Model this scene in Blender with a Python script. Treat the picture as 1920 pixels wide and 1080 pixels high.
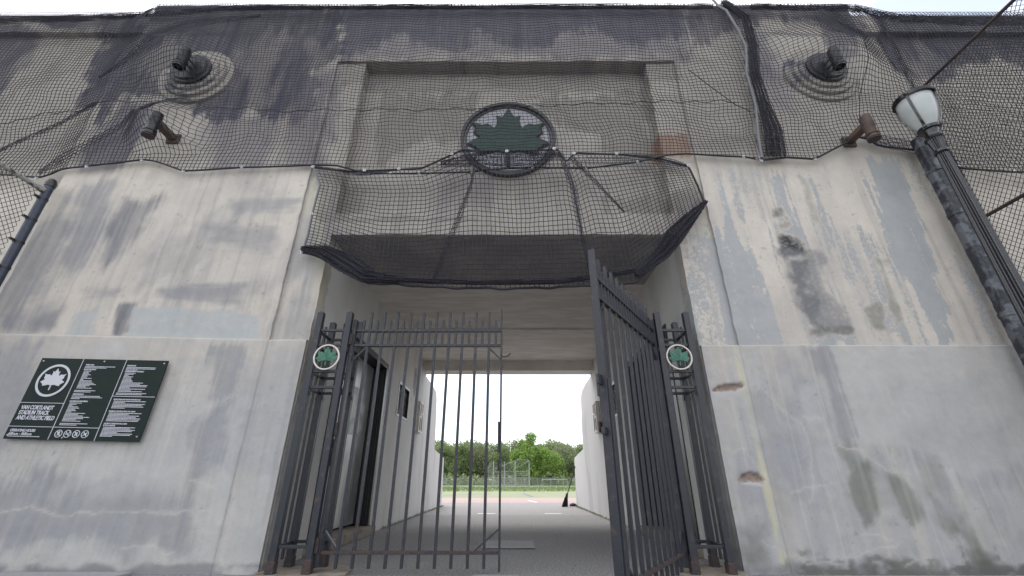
import bpy, bmesh, math, random
import numpy as np
from mathutils import Vector, Matrix
R = math.radians
random.seed(7); rng = np.random.default_rng(7)
for o in list(bpy.data.objects): bpy.data.objects.remove(o)
sc = bpy.context.scene
col = sc.collection

# ---------------------------------------------------------------- camera
H, DW, CX, F = 0.72, 4.2, 0.09, 791.5
PIT = R(24.46); SP, CP = math.sin(PIT), math.cos(PIT)
cd = bpy.data.cameras.new("camera"); cam = bpy.data.objects.new("camera", cd); col.objects.link(cam)
cam.location = (CX, -DW, H); cam.rotation_euler = (R(90) + PIT, 0, 0)
cd.sensor_width = 36; cd.lens = F / 1920 * 36; cd.clip_start = 0.05; cd.clip_end = 4000
sc.camera = cam
# ---------------------------------------------------------------- sky, sun, exposure
w = bpy.data.worlds.new("World"); sc.world = w; w.use_nodes = True
nt = w.node_tree; nt.nodes.clear()
out = nt.nodes.new('ShaderNodeOutputWorld'); bg = nt.nodes.new('ShaderNodeBackground')
sky = nt.nodes.new('ShaderNodeTexSky'); sky.sky_type = 'NISHITA'; sky.sun_disc = False
SUN_EL, SUN_AZ = R(52), R(-18)
sky.sun_elevation = SUN_EL; sky.sun_rotation = SUN_AZ
tc = nt.nodes.new('ShaderNodeTexCoord'); nz = nt.nodes.new('ShaderNodeTexNoise')
nz.inputs['Scale'].default_value = 2.2; nz.inputs['Detail'].default_value = 6; nz.inputs['Roughness'].default_value = .55
rp = nt.nodes.new('ShaderNodeValToRGB'); rp.color_ramp.elements[0].position = .42; rp.color_ramp.elements[1].position = .56
rp.color_ramp.elements[0].color = (.30, .30, .30, 1); rp.color_ramp.elements[1].color = (1, 1, 1, 1)
mx = nt.nodes.new('ShaderNodeMix'); mx.data_type = 'RGBA'
nt.links.new(tc.outputs['Generated'], nz.inputs['Vector']); nt.links.new(nz.outputs['Fac'], rp.inputs['Fac'])
nt.links.new(rp.outputs['Color'], mx.inputs['Factor']); nt.links.new(sky.outputs['Color'], mx.inputs['A'])
mx.inputs['B'].default_value = (10.0, 10.0, 10.3, 1)
nt.links.new(mx.outputs['Result'], bg.inputs['Color']); bg.inputs['Strength'].default_value = .10
nt.links.new(bg.outputs['Background'], out.inputs['Surface'])
sl = bpy.data.lights.new("sun", 'SUN'); sl.energy = 1.0; sl.angle = R(20); sl.color = (1, .96, .9)
so = bpy.data.objects.new("sun", sl); col.objects.link(so)
sd = Vector((math.sin(SUN_AZ) * math.cos(SUN_EL), math.cos(SUN_AZ) * math.cos(SUN_EL), math.sin(SUN_EL)))
so.rotation_euler = (-sd).to_track_quat('-Z', 'Y').to_euler(); so.location = (0, 20, 30)
sc.view_settings.view_transform = 'Standard'; sc.view_settings.look = 'None'
sc.view_settings.exposure = 1.13; sc.view_settings.gamma = 1

# ---------------------------------------------------------------- helpers
def at(px, py, D):
    """pixel of the photograph -> point of the vertical plane D metres in front of the camera"""
    yc = (540 - py) / F; Y = CP - yc * SP
    return Vector((CX + (px - 960) / F / Y * D, D - DW, H + (SP + yc * CP) / Y * D))
def zof(py, D): return at(960, py, D).z
def W(px, py): v = at(px, py, DW); return (v.x, v.z)

def tag(o, label=None, cat=None, group=None, kind=None):
    if label: o['label'] = label
    if cat: o['category'] = cat
    if group: o['group'] = group
    if kind: o['kind'] = kind
    return o
def thing(name, loc, label, cat, group=None, rz=0):
    o = bpy.data.objects.new(name, None); col.objects.link(o); o.location = loc; o.rotation_euler = (0, 0, rz)
    return tag(o, label, cat, group)
def copy_tree(o, parent=None):
    c = o.copy(); col.objects.link(c); c.parent = parent
    for ch in list(o.children): copy_tree(ch, c)
    return c

class MB:
    def __init__(s): s.v = []; s.f = []; s.n = 0; s.smooth = False
    def add(s, v, f):
        b = s.n; s.v.extend([tuple(p) for p in v]); s.f.extend([tuple(i + b for i in q) for q in f]); s.n += len(v); return s
    def box(s, x0, x1, y0, y1, z0, z1, M=None):
        v = [Vector((x, y, z)) for x in (x0, x1) for y in (y0, y1) for z in (z0, z1)]
        if M: v = [M @ p for p in v]
        return s.add(v, [(0, 1, 3, 2), (4, 6, 7, 5), (0, 4, 5, 1), (2, 3, 7, 6), (0, 2, 6, 4), (1, 5, 7, 3)])
    def bar(s, p, q, a, b=None, up=(0, 0, 1)):
        b = b or a; p = Vector(p); q = Vector(q); d = (q - p).normalized(); u = Vector(up)
        if abs(d.dot(u)) > .98: u = Vector((0, 1, 0))
        x = d.cross(u).normalized(); y = x.cross(d)
        v = [c + x * (i * a / 2) + y * (j * b / 2) for c in (p, q) for i, j in ((-1, -1), (1, -1), (1, 1), (-1, 1))]
        return s.add(v, [(3, 2, 1, 0), (4, 5, 6, 7), (0, 1, 5, 4), (1, 2, 6, 5), (2, 3, 7, 6), (3, 0, 4, 7)])
    def tube(s, pts, r, n=8, cap=True):
        pts = [Vector(p) for p in pts]; rr = r if isinstance(r, (list, tuple)) else [r] * len(pts)
        v = []; prev = None
        for i, p in enumerate(pts):
            d = (pts[min(i + 1, len(pts) - 1)] - pts[max(i - 1, 0)]).normalized()
            u = prev if prev is not None else (Vector((0, 0, 1)) if abs(d.z) < .9 else Vector((1, 0, 0)))
            x = d.cross(u).normalized(); u = x.cross(d); prev = u
            for k in range(n):
                a = 2 * math.pi * k / n; v.append(p + (x * math.cos(a) + u * math.sin(a)) * rr[i])
        f = [(i * n + k, i * n + (k + 1) % n, (i + 1) * n + (k + 1) % n, (i + 1) * n + k) for i in range(len(pts) - 1) for k in range(n)]
        if cap: f += [tuple(range(n))[::-1], tuple((len(pts) - 1) * n + k for k in range(n))]
        return s.add(v, f)
    def lathe(s, prof, n=32, flute=0, amp=0, M=None):
        v = []; f = []
        for r, z in prof:
            for k in range(n):
                a = 2 * math.pi * k / n; q = r * (1 - amp * (1 - abs(math.cos(flute * a / 2)))) if flute else r
                v.append(Vector((q * math.cos(a), q * math.sin(a), z)))
        for i in range(len(prof) - 1):
            for k in range(n): f.append((i * n + k, i * n + (k + 1) % n, (i + 1) * n + (k + 1) % n, (i + 1) * n + k))
        f += [tuple(range(n))[::-1], tuple((len(prof) - 1) * n + k for k in range(n))]
        if M: v = [M @ p for p in v]
        return s.add(v, f)
    def ring(s, c, r, w_, y0, y1, n=40, M=None):
        """annulus in the xz plane, thickness y0..y1"""
        v = []; f = []
        for k in range(n):
            a = 2 * math.pi * k / n
            for rr, y in ((r, y0), (r - w_, y0), (r - w_, y1), (r, y1)):
                v.append(Vector((c[0] + rr * math.cos(a), y, c[1] + rr * math.sin(a))))
        for k in range(n):
            j = (k + 1) % n
            for q in range(4): f.append((k * 4 + q, k * 4 + (q + 1) % 4, j * 4 + (q + 1) % 4, j * 4 + q))
        if M: v = [M @ p for p in v]
        return s.add(v, f)
    def plate(s, poly, y0, y1, M=None):
        """polygon in xz extruded along y (y0 = front)"""
        n = len(poly); v = [Vector((x, y0, z)) for x, z in poly] + [Vector((x, y1, z)) for x, z in poly]
        f = [tuple(range(n)), tuple(range(n, 2 * n))[::-1]] + [(i, i + n, (i + 1) % n + n, (i + 1) % n) for i in range(n)]
        if M: v = [M @ p for p in v]
        return s.add(v, f)
    def build(s, name, mat, parent=None, smooth=False, bevel=0, loc=None, fix=True):
        me = bpy.data.meshes.new(name); me.from_pydata([tuple(p) for p in s.v], [], s.f)
        bm = bmesh.new(); bm.from_mesh(me)
        big = [f for f in bm.faces if len(f.verts) > 8]
        if big: bmesh.ops.triangulate(bm, faces=big)
        if fix: bmesh.ops.recalc_face_normals(bm, faces=bm.faces)
        bm.to_mesh(me); bm.free()
        me.materials.append(mat); o = bpy.data.objects.new(name, me); col.objects.link(o)
        if smooth:
            me.polygons.foreach_set('use_smooth', [True] * len(me.polygons))
            try: me.set_sharp_from_angle(angle=R(38))
            except Exception: pass
        if bevel:
            b = o.modifiers.new('b', 'BEVEL'); b.width = bevel; b.segments = 2; b.limit_method = 'ANGLE'
        if parent: o.parent = parent
        if loc is not None: o.location = loc
        return o

def np_mesh(name, v, q, mat, parent=None, smooth=False):
    v = np.asarray(v, np.float32); q = np.asarray(q, np.int32); k = q.shape[1]
    me = bpy.data.meshes.new(name); me.vertices.add(len(v)); me.vertices.foreach_set('co', v.ravel())
    me.loops.add(q.size); me.loops.foreach_set('vertex_index', q.ravel())
    me.polygons.add(len(q)); me.polygons.foreach_set('loop_start', np.arange(0, q.size, k, dtype=np.int32))
    me.update(calc_edges=True); me.materials.append(mat)
    if smooth: me.polygons.foreach_set('use_smooth', np.ones(len(q), bool))
    o = bpy.data.objects.new(name, me); col.objects.link(o)
    if parent: o.parent = parent
    return o
def wires(A, B, r, n=3):
    A = np.asarray(A, float); B = np.asarray(B, float); d = B - A; L = np.linalg.norm(d, axis=1, keepdims=True); L[L == 0] = 1; d /= L
    up = np.tile([0.12, 1.0, 0.07], (len(A), 1)); x = np.cross(d, up); x /= np.maximum(np.linalg.norm(x, axis=1, keepdims=True), 1e-6); y = np.cross(x, d)
    V = []
    for P in (A, B):
        for k in range(n):
            a = 2 * math.pi * k / n + .5; V.append(P + (x * math.cos(a) + y * math.sin(a)) * r)
    V = np.stack(V, 1).reshape(-1, 3); base = (np.arange(len(A)) * 2 * n)[:, None]
    Q = np.concatenate([base + np.array([[k, (k + 1) % n, n + (k + 1) % n, n + k]]) for k in range(n)])
    return V, Q

# numpy value noise
def _h(i, j, s): 
    x = np.sin(i * 127.1 + j * 311.7 + s * 74.7) * 43758.5453; return x - np.floor(x)
def vn(x, y, s=0):
    i = np.floor(x); j = np.floor(y); a = x - i; b = y - j; a = a * a * (3 - 2 * a); b = b * b * (3 - 2 * b)
    return (_h(i, j, s) * (1 - a) + _h(i + 1, j, s) * a) * (1 - b) + (_h(i, j + 1, s) * (1 - a) + _h(i + 1, j + 1, s) * a) * b
def fbm(x, y, s=0, o=4):
    t = 0; a = .5; n = 0
    for k in range(o): t = t + a * vn(x, y, s + k * 3.1); n += a; a *= .55; x = x * 2.03 + 5.3; y = y * 2.03 + 1.7
    return t / n
def ss(a, b, x): t = np.clip((x - a) / (b - a), 0, 1); return t * t * (3 - 2 * t)
def sdf(poly, x, z):
    """signed distance, positive inside"""
    P = np.array(poly, float); d = np.full(x.shape, 1e9); ins = np.zeros(x.shape, bool)
    for a, b in zip(P, np.roll(P, -1, 0)):
        e = b - a; wx = x - a[0]; wz = z - a[1]; t = np.clip((wx * e[0] + wz * e[1]) / max(e @ e, 1e-9), 0, 1)
        d = np.minimum(d, (wx - e[0] * t) ** 2 + (wz - e[1] * t) ** 2)
        c = (a[1] > z) != (b[1] > z); xi = a[0] + (z - a[1]) * e[0] / (e[1] if abs(e[1]) > 1e-9 else 1e-9); ins ^= c & (x < xi)
    return np.where(ins, 1, -1) * np.sqrt(d)
def linedist(pl, x, z):
    d = np.full(x.shape, 1e9)
    for a, b in zip(pl[:-1], pl[1:]):
        ex = b[0] - a[0]; ez = b[1] - a[1]; wx = x - a[0]; wz = z - a[1]; t = np.clip((wx * ex + wz * ez) / max(ex * ex + ez * ez, 1e-9), 0, 1)
        d = np.minimum(d, np.hypot(wx - ex * t, wz - ez * t))
    return d

# ---------------------------------------------------------------- materials
def mat(name, base, rough=.6, metal=0, var=.12, scale=8, bump=0, bscale=60, col2=None, thr=(.45, .6), detail=5, spec=.5, stretch=None):
    m = bpy.data.materials.new(name); m.use_nodes = True; N = m.node_tree.nodes; L = m.node_tree.links
    b = N['Principled BSDF']; b.inputs['Roughness'].default_value = rough; b.inputs['Metallic'].default_value = metal
    b.inputs['Specular IOR Level'].default_value = spec
    t = N.new('ShaderNodeTexCoord'); n1 = N.new('ShaderNodeTexNoise'); n1.inputs['Scale'].default_value = scale; n1.inputs['Detail'].default_value = detail
    src = t.outputs['Object']
    if stretch:
        mp = N.new('ShaderNodeMapping'); mp.inputs['Scale'].default_value = stretch; L.new(src, mp.inputs['Vector']); src = mp.outputs['Vector']
    L.new(src, n1.inputs['Vector'])
    r = N.new('ShaderNodeValToRGB'); c1 = base; c2 = col2 or tuple(c * (1 - var * 2) for c in base)
    r.color_ramp.elements[0].color = (*c1, 1); r.color_ramp.elements[1].color = (*c2, 1)
    r.color_ramp.elements[0].position = thr[0] if col2 else .3; r.color_ramp.elements[1].position = thr[1] if col2 else .75
    L.new(n1.outputs['Fac'], r.inputs['Fac']); L.new(r.outputs['Color'], b.inputs['Base Color'])
    if bump:
        n2 = N.new('ShaderNodeTexNoise'); n2.inputs['Scale'].default_value = bscale; n2.inputs['Detail'].default_value = 4; L.new(src, n2.inputs['Vector'])
        bp = N.new('ShaderNodeBump'); bp.inputs['Strength'].default_value = bump; bp.inputs['Distance'].default_value = .01
        L.new(n2.outputs['Fac'], bp.inputs['Height']); L.new(bp.outputs['Normal'], b.inputs['Normal'])
    return m
# painted plaster: large paint areas come from mesh attributes, flaking and grain from nodes
def plaster_mat():
    m = bpy.data.materials.new('painted_plaster'); m.use_nodes = True; N = m.node_tree.nodes; L = m.node_tree.links; b = N['Principled BSDF']
    b.inputs['Roughness'].default_value = .92; b.inputs['Specular IOR Level'].default_value = .25
    a = N.new('ShaderNodeAttribute'); a.attribute_name = 'paint'; g = N.new('ShaderNodeAttribute'); g.attribute_name = 'flake'
    t = N.new('ShaderNodeTexCoord')
    def noise(s, d, r_=.6, st=None):
        n = N.new('ShaderNodeTexNoise'); n.inputs['Scale'].default_value = s; n.inputs['Detail'].default_value = d; n.inputs['Roughness'].default_value = r_
        if st:
            mp = N.new('ShaderNodeMapping'); mp.inputs['Scale'].default_value = st; L.new(t.outputs['Object'], mp.inputs['Vector']); L.new(mp.outputs['Vector'], n.inputs['Vector'])
        else: L.new(t.outputs['Object'], n.inputs['Vector'])
        return n
    def math_(op, x, y):
        k = N.new('ShaderNodeMath'); k.operation = op
        for i, v in enumerate((x, y)):
            if isinstance(v, (int, float)): k.inputs[i].default_value = v
            else: L.new(v, k.inputs[i])
        return k.outputs[0]
    n1 = noise(19, 9, .78); n2 = noise(55, 6, .7, (1, 1, .5)); n0 = noise(6, 4, .6, (1, 1, .5))
    e = math_('ADD', math_('MULTIPLY', math_('ADD', math_('SUBTRACT', n1.outputs['Fac'], .5), math_('MULTIPLY', math_('SUBTRACT', n0.outputs['Fac'], .5), .5)), 1.7), math_('MULTIPLY', math_('SUBTRACT', n2.outputs['Fac'], .5), 1.1))
    fl = math_('ADD', g.outputs['Fac'], e)
    mr = N.new('ShaderNodeMapRange'); mr.inputs['From Min'].default_value = .42; mr.inputs['From Max'].default_value = .60; L.new(fl, mr.inputs['Value'])
    mm = N.new('ShaderNodeMath'); mm.operation = 'MULTIPLY'; L.new(mr.outputs['Result'], mm.inputs[0])
    gt = math_('GREATER_THAN', g.outputs['Fac'], .02); L.new(gt, mm.inputs[1])
    x = N.new('ShaderNodeMix'); x.data_type = 'RGBA'; L.new(mm.outputs[0], x.inputs['Factor']); L.new(a.outputs['Color'], x.inputs['A']); x.inputs['B'].default_value = (.38, .388, .392, 1)
    n3 = noise(4, 9, .75, (1, 1, .6)); n4 = noise(110, 3)
    v1 = math_('ADD', .76, math_('MULTIPLY', n3.outputs['Fac'], .36)); v2 = math_('ADD', .88, math_('MULTIPLY', n4.outputs['Fac'], .24)); v = math_('MULTIPLY', v1, v2)
    hs = N.new('ShaderNodeVectorMath'); hs.operation = 'SCALE'; L.new(x.outputs['Result'], hs.inputs[0]); L.new(v, hs.inputs['Scale'])
    L.new(hs.outputs[0], b.inputs['Base Color'])
    bp = N.new('ShaderNodeBump'); bp.inputs['Strength'].default_value = .35; bp.inputs['Distance'].default_value = .012
    hh = math_('ADD', math_('MULTIPLY', n1.outputs['Fac'], .6), math_('ADD', math_('MULTIPLY', n4.outputs['Fac'], .35), math_('MULTIPLY', mm.outputs[0], -.15)))
    L.new(hh, bp.inputs['Height']); L.new(bp.outputs['Normal'], b.inputs['Normal'])
    return m
M_PL = plaster_mat()
M_WHITE = mat('white_masonry_paint', (.66, .65, .63), .8, scale=2.2, col2=(.54, .53, .52), thr=(.5, .68), bump=.5, bscale=35, detail=9, stretch=(1, 1, .5))
M_CEIL = mat('ceiling_concrete', (.60, .56, .51), .85, scale=2.0, col2=(.72, .685, .635), thr=(.4, .65), bump=.3, bscale=30, detail=8, stretch=(1, 4, 1))
M_IRON = mat('black_iron_paint', (.022, .024, .033), .42, scale=17, col2=(.065, .048, .044), thr=(.58, .72), bump=.25, bscale=90)
M_RUST = mat('rusty_iron', (.062, .040, .036), .75, scale=30, col2=(.03, .032, .042), thr=(.5, .58), bump=.5, bscale=80)
M_RUSTP = mat('rusty_pipe', (.10, .062, .045), .7, scale=12, col2=(.045, .042, .045), thr=(.45, .62), bump=.5, bscale=70)
M_CORD = mat('net_cord', (.042, .041, .058), .75, var=.1, scale=3)
M_HEM = mat('net_hem', (.020, .020, .028), .7, var=.1, scale=20, bump=.3, bscale=200)
M_ROPE = mat('grey_edge_rope', (.17, .175, .195), .6, scale=25, var=.15)
M_STEEL = mat('galvanised_steel', (.50, .50, .50), .45, .6, scale=20, var=.12)
M_SILV = mat('weathered_silver_rail', (.36, .35, .34), .6, .3, scale=18, col2=(.11, .09, .08), thr=(.52, .6), bump=.3)
M_DOOR = mat('scuffed_grey_door', (.50, .51, .53), .28, .2, scale=2.6, col2=(.26, .265, .275), thr=(.42, .66), detail=6, bump=.12, bscale=12, stretch=(1, 1, .5))
M_BLACK = mat('black_gloss_paint', (.018, .018, .022), .35, scale=9, var=.2, bump=.3, bscale=50)
M_GREEN = mat('green_leaf_paint', (.040, .145, .098), .5, scale=20, col2=(.065, .19, .13), thr=(.4, .7), bump=.3, bscale=40)
M_DGREEN = mat('dark_green_leaf', (.028, .066, .055), .6, scale=12, var=.2)
M_RING = mat('white_ring_paint', (.68, .64, .58), .5, scale=30, var=.08)
M_SIGN = mat('dark_green_sign', (.009, .019, .017), .6, scale=6, var=.1, spec=.25)
M_SIGNW = mat('sign_lettering', (.55, .56, .62), .5, scale=30, var=.03)
M_EMBW = mat('emblem_white', (.42, .42, .46), .7, scale=10, var=.1)
M_EMBR = mat('emblem_rim', (.09, .092, .095), .6, scale=15, var=.2)
M_GLASS = mat('frosted_lamp_glass', (.46, .49, .485), .25, scale=4, col2=(.38, .41, .405), thr=(.4, .7))
M_LAMP = mat('glossy_black_cast_iron', (.012, .013, .017), .18, .0, scale=20, var=.2, bump=.25, bscale=70, spec=.7)
M_PEEL = mat('peeling_pipe_paint', (.026, .030, .040), .32, scale=7, col2=(.115, .125, .145), thr=(.50, .58), bump=.8, bscale=22, detail=7)
M_WIRE = mat('chain_link_wire', (.035, .036, .042), .6, .2, scale=20, var=.1)
M_CAGE = mat('grey_cage', (.36, .37, .38), .5, .5, scale=5, var=.1)
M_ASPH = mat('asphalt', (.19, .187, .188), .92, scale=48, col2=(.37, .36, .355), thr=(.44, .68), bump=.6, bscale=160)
M_PALEASPH = mat('skylit_asphalt', (.24, .228, .225), .92, scale=40, col2=(.36, .34, .335), thr=(.42, .68), bump=.4, bscale=140)  # paler asphalt copy: open-sky brightness beyond the tunnel put into the colour
M_PAVE = mat('concrete_paving', (.34, .34, .345), .9, scale=25, var=.1, bump=.3, bscale=120)
M_PAD = mat('stained_concrete', (.27, .235, .195), .9, scale=6, col2=(.15, .105, .075), thr=(.5, .7), bump=.5, bscale=60)
M_TRACK = mat('track_red', (.40, .295, .275), .9, scale=2, var=.06)
M_TURF = mat('turf', (.26, .28, .165), .95, scale=.6, var=.08)
M_GRASS = mat('grass_field', (.14, .20, .07), .95, scale=1.2, col2=(.20, .25, .10), thr=(.4, .65))
M_LINEW = mat('white_line', (.8, .8, .8), .8, var=.02); M_LINEB = mat('blue_line', (.06, .12, .22), .8, var=.05)
M_BARK = mat('bark', (.085, .068, .055), .9, scale=3, var=.2)
M_BRISTLE = mat('black_bristle', (.018, .017, .018), .8, scale=60, var=.3)
M_BRICK = mat('exposed_brick', (.22, .155, .125), .95, scale=30, col2=(.30, .25, .22), thr=(.4, .7), bump=.8, bscale=70)
def leafmat(name, a, b, c):
    m = bpy.data.materials.new(name); m.use_nodes = True; N = m.node_tree.nodes; L = m.node_tree.links; p = N['Principled BSDF']
    p.inputs['Roughness'].default_value = .7; p.inputs['Specular IOR Level'].default_value = .2
    g = N.new('ShaderNodeNewGeometry'); r = N.new('ShaderNodeValToRGB'); r.color_ramp.elements[0].color = (*a, 1); r.color_ramp.elements[1].color = (*c, 1)
    e = r.color_ramp.elements.new(.5); e.color = (*b, 1); L.new(g.outputs['Random Per Island'], r.inputs['Fac']); L.new(r.outputs['Color'], p.inputs['Base Color'])
    tr = N.new('ShaderNodeBsdfTranslucent'); L.new(r.outputs['Color'], tr.inputs['Color']); ms = N.new('ShaderNodeMixShader'); ms.inputs[0].default_value = .35
    L.new(p.outputs[0], ms.inputs[1]); L.new(tr.outputs[0], ms.inputs[2]); L.new(ms.outputs[0], N['Material Output'].inputs['Surface'])
    return m
M_LF = [leafmat('foliage_bright', (.17, .27, .065), (.24, .36, .09), (.31, .42, .13)),
        leafmat('foliage_mid', (.15, .20, .085), (.21, .27, .12), (.27, .33, .16)),
        leafmat('foliage_pale', (.19, .23, .125), (.25, .29, .165), (.31, .35, .21))]

# ---------------------------------------------------------------- leaf outline of the park emblem
HALF = [(0, 1.0), (.07, .86), (.15, .70), (.30, .76), (.26, .60), (.29, .44), (.34, .36), (.50, .50), (.62, .46), (.90, .54), (.80, .36), (.83, .20), (.70, .06), (.84, -.02), (1.0, -.14), (.84, -.24), (.72, -.34), (.70, -.46), (.46, -.42), (.26, -.36), (.12, -.40), (.05, -.36), (.045, -.80)]
LEAF = HALF + [(-x, z) for x, z in HALF[::-1] if x > 0]
def leafpoly(cx, cz, s, lo=-9): return [(cx + x * s, cz + max(z, lo) * s) for x, z in LEAF]

# ================================================================ STADIUM FACADE
bld = thing('stadium_building', (0, 0, 0), 'weathered cream and grey painted concrete stadium entrance building with a tunnel through it', 'building')
Z_TOP = zof(10, DW); Z_BAY = zof(115, DW); Z_LT = zof(398, DW) ; Z_CEIL = zof(437, DW)
XP, XO = 2.43, 2.03; XL, XR = -5.48, 5.33
def ledge(x): return np.where(x < 0, 2.045 + (x + 2.43) * -.022, 1.985)

def P(l): return [W(*p) for p in l]
CREAM = np.array((.56, .518, .465)); GREY = np.array((.385, .39, .395)); BLUEG = np.array((.352, .352, .354)); LIGHT = np.array((.47, .468, .46))
SMEAR = np.array((.25, .255, .275)); PATCH = np.array((.42, .445, .45)); DARK = np.array((.10, .10, .098)); NAVY = np.array((.085, .084, .112)); OLIVE = np.array((.22, .23, .20)); YEL = np.array((.53, .51, .40)); TAN = np.array((.43, .40, .365)); RUSTY = np.array((.30, .16, .10))
# (polygon px, colour, strength, softness m, noise m, streakiness)
UP = [
 ([(150,345),(215,335),(205,420),(160,500),(125,530),(110,470),(140,410)], SMEAR, .75, .05, .07, .6),
 ([(235,375),(305,368),(270,440),(225,500),(195,500),(205,440)], SMEAR*.8, .9, .05, .06, .6),
 ([(-60,600),(-20,520),(60,430),(125,370),(135,430),(90,520),(30,610)], SMEAR, .8, .07, .10, .5),
 ([(0,590),(115,560),(105,610),(20,640)], SMEAR, .6, .05, .06, .3),
 ([(430,375),(560,372),(550,396),(440,400)], SMEAR, .6, .04, .05, -.8),
 ([(375,420),(520,425),(520,485),(470,482),(400,450)], SMEAR, .62, .05, .06, -.8),
 ([(300,545),(455,535),(455,578),(310,572)], SMEAR, .75, .04, .05, -.8),
 ([(155,550),(220,545),(215,560),(150,565)], SMEAR, .6, .03, .04, -.8),
 ([(222,572),(252,570),(236,620),(205,645)], SMEAR*.75, .95, .02, .03, .3),
 ([(60,600),(115,575),(105,612),(55,625)], SMEAR*.85, .8, .04, .05, 0),
 ([(130,440),(330,400),(540,400),(560,540),(300,600),(180,520)], SMEAR, .16, .2, .2, .5),
 ([(330,340),(420,330),(520,330),(540,380),(440,370),(330,420)], SMEAR, .25, .1, .1, .7),
 ([(250,577),(325,573),(430,585),(484,592),(482,650),(232,650)], PATCH, .9, .012, .03, 0),
 ([(140,588),(190,573),(172,640),(160,680),(108,665)], PATCH, .85, .012, .03, 0),
 ([(560,400),(600,410),(590,520),(560,520)], GREY, .5, .04, .06, .7),
 ([(545,560),(570,520),(578,600),(560,630),(540,640)], GREY*.8, .6, .04, .05, .6),
 ([(585,340),(600,400),(604,560),(594,560),(588,430),(574,400)], YEL, .6, .03, .03, .3),
]
UPR_FLAKE = [
 ([(1618,300),(1692,290),(1735,430),(1775,550),(1800,640),(1775,650),(1730,560),(1672,480),(1650,390)], .9),
 ([(1330,420),(1372,400),(1400,470),(1445,560),(1460,660),(1370,660),(1345,520)], .75),
 ([(1285,430),(1335,430),(1355,540),(1395,660),(1300,660),(1290,560)], .5),
 ([(1430,320),(1480,320),(1510,440),(1540,520),(1600,640),(1500,650),(1475,540),(1450,430)], .75),
 ([(1500,325),(1530,330),(1575,460),(1605,540),(1600,560),(1545,450)], .72),
 ([(1600,420),(1645,430),(1690,560),(1720,650),(1650,620),(1625,520)], .66),
 ([(1560,440),(1590,440),(1640,560),(1650,645),(1615,620)], .58),
 ([(1335,320),(1420,320),(1440,420),(1360,410)], .52),
 ([(1780,480),(1830,480),(1870,610),(1880,650),(1820,640)], .50),
 ([(1690,300),(1730,310),(1760,360),(1770,380),(1720,380)], .42),
]
UPR_D = [
 ([(1436,385),(1466,388),(1474,408),(1446,412)], DARK, .75, .05, .07, .2),
 ([(1455,415),(1480,418),(1478,432),(1458,430)], DARK, .5, .05, .05, .2),
 ([(1462,440),(1508,455),(1518,478),(1470,482)], DARK, 1.1, .05, .07, .2),
 ([(1475,485),(1518,485),(1524,545),(1494,548)], DARK, .95, .06, .10, .3),
 ([(1495,545),(1526,545),(1540,612),(1512,612)], DARK, .85, .06, .10, .3),
 ([(1470,470),(1530,470),(1570,560),(1605,625),(1515,630),(1490,560)], SMEAR*.8, .7, .08, .12, .4),
 ([(1515,612),(1605,615),(1600,628),(1518,628)], OLIVE*.6, .6, .03, .04, 0),
 ([(1620,580),(1650,570),(1662,620),(1640,625)], OLIVE*.7, .6, .04, .06, .3),
 ([(1640,480),(1660,490),(1690,600),(1670,580)], OLIVE, .6, .04, .06, .4),
 ([(1500,330),(1515,335),(1540,420),(1525,410)], OLIVE, .5, .04, .05, .4),
]
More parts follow.
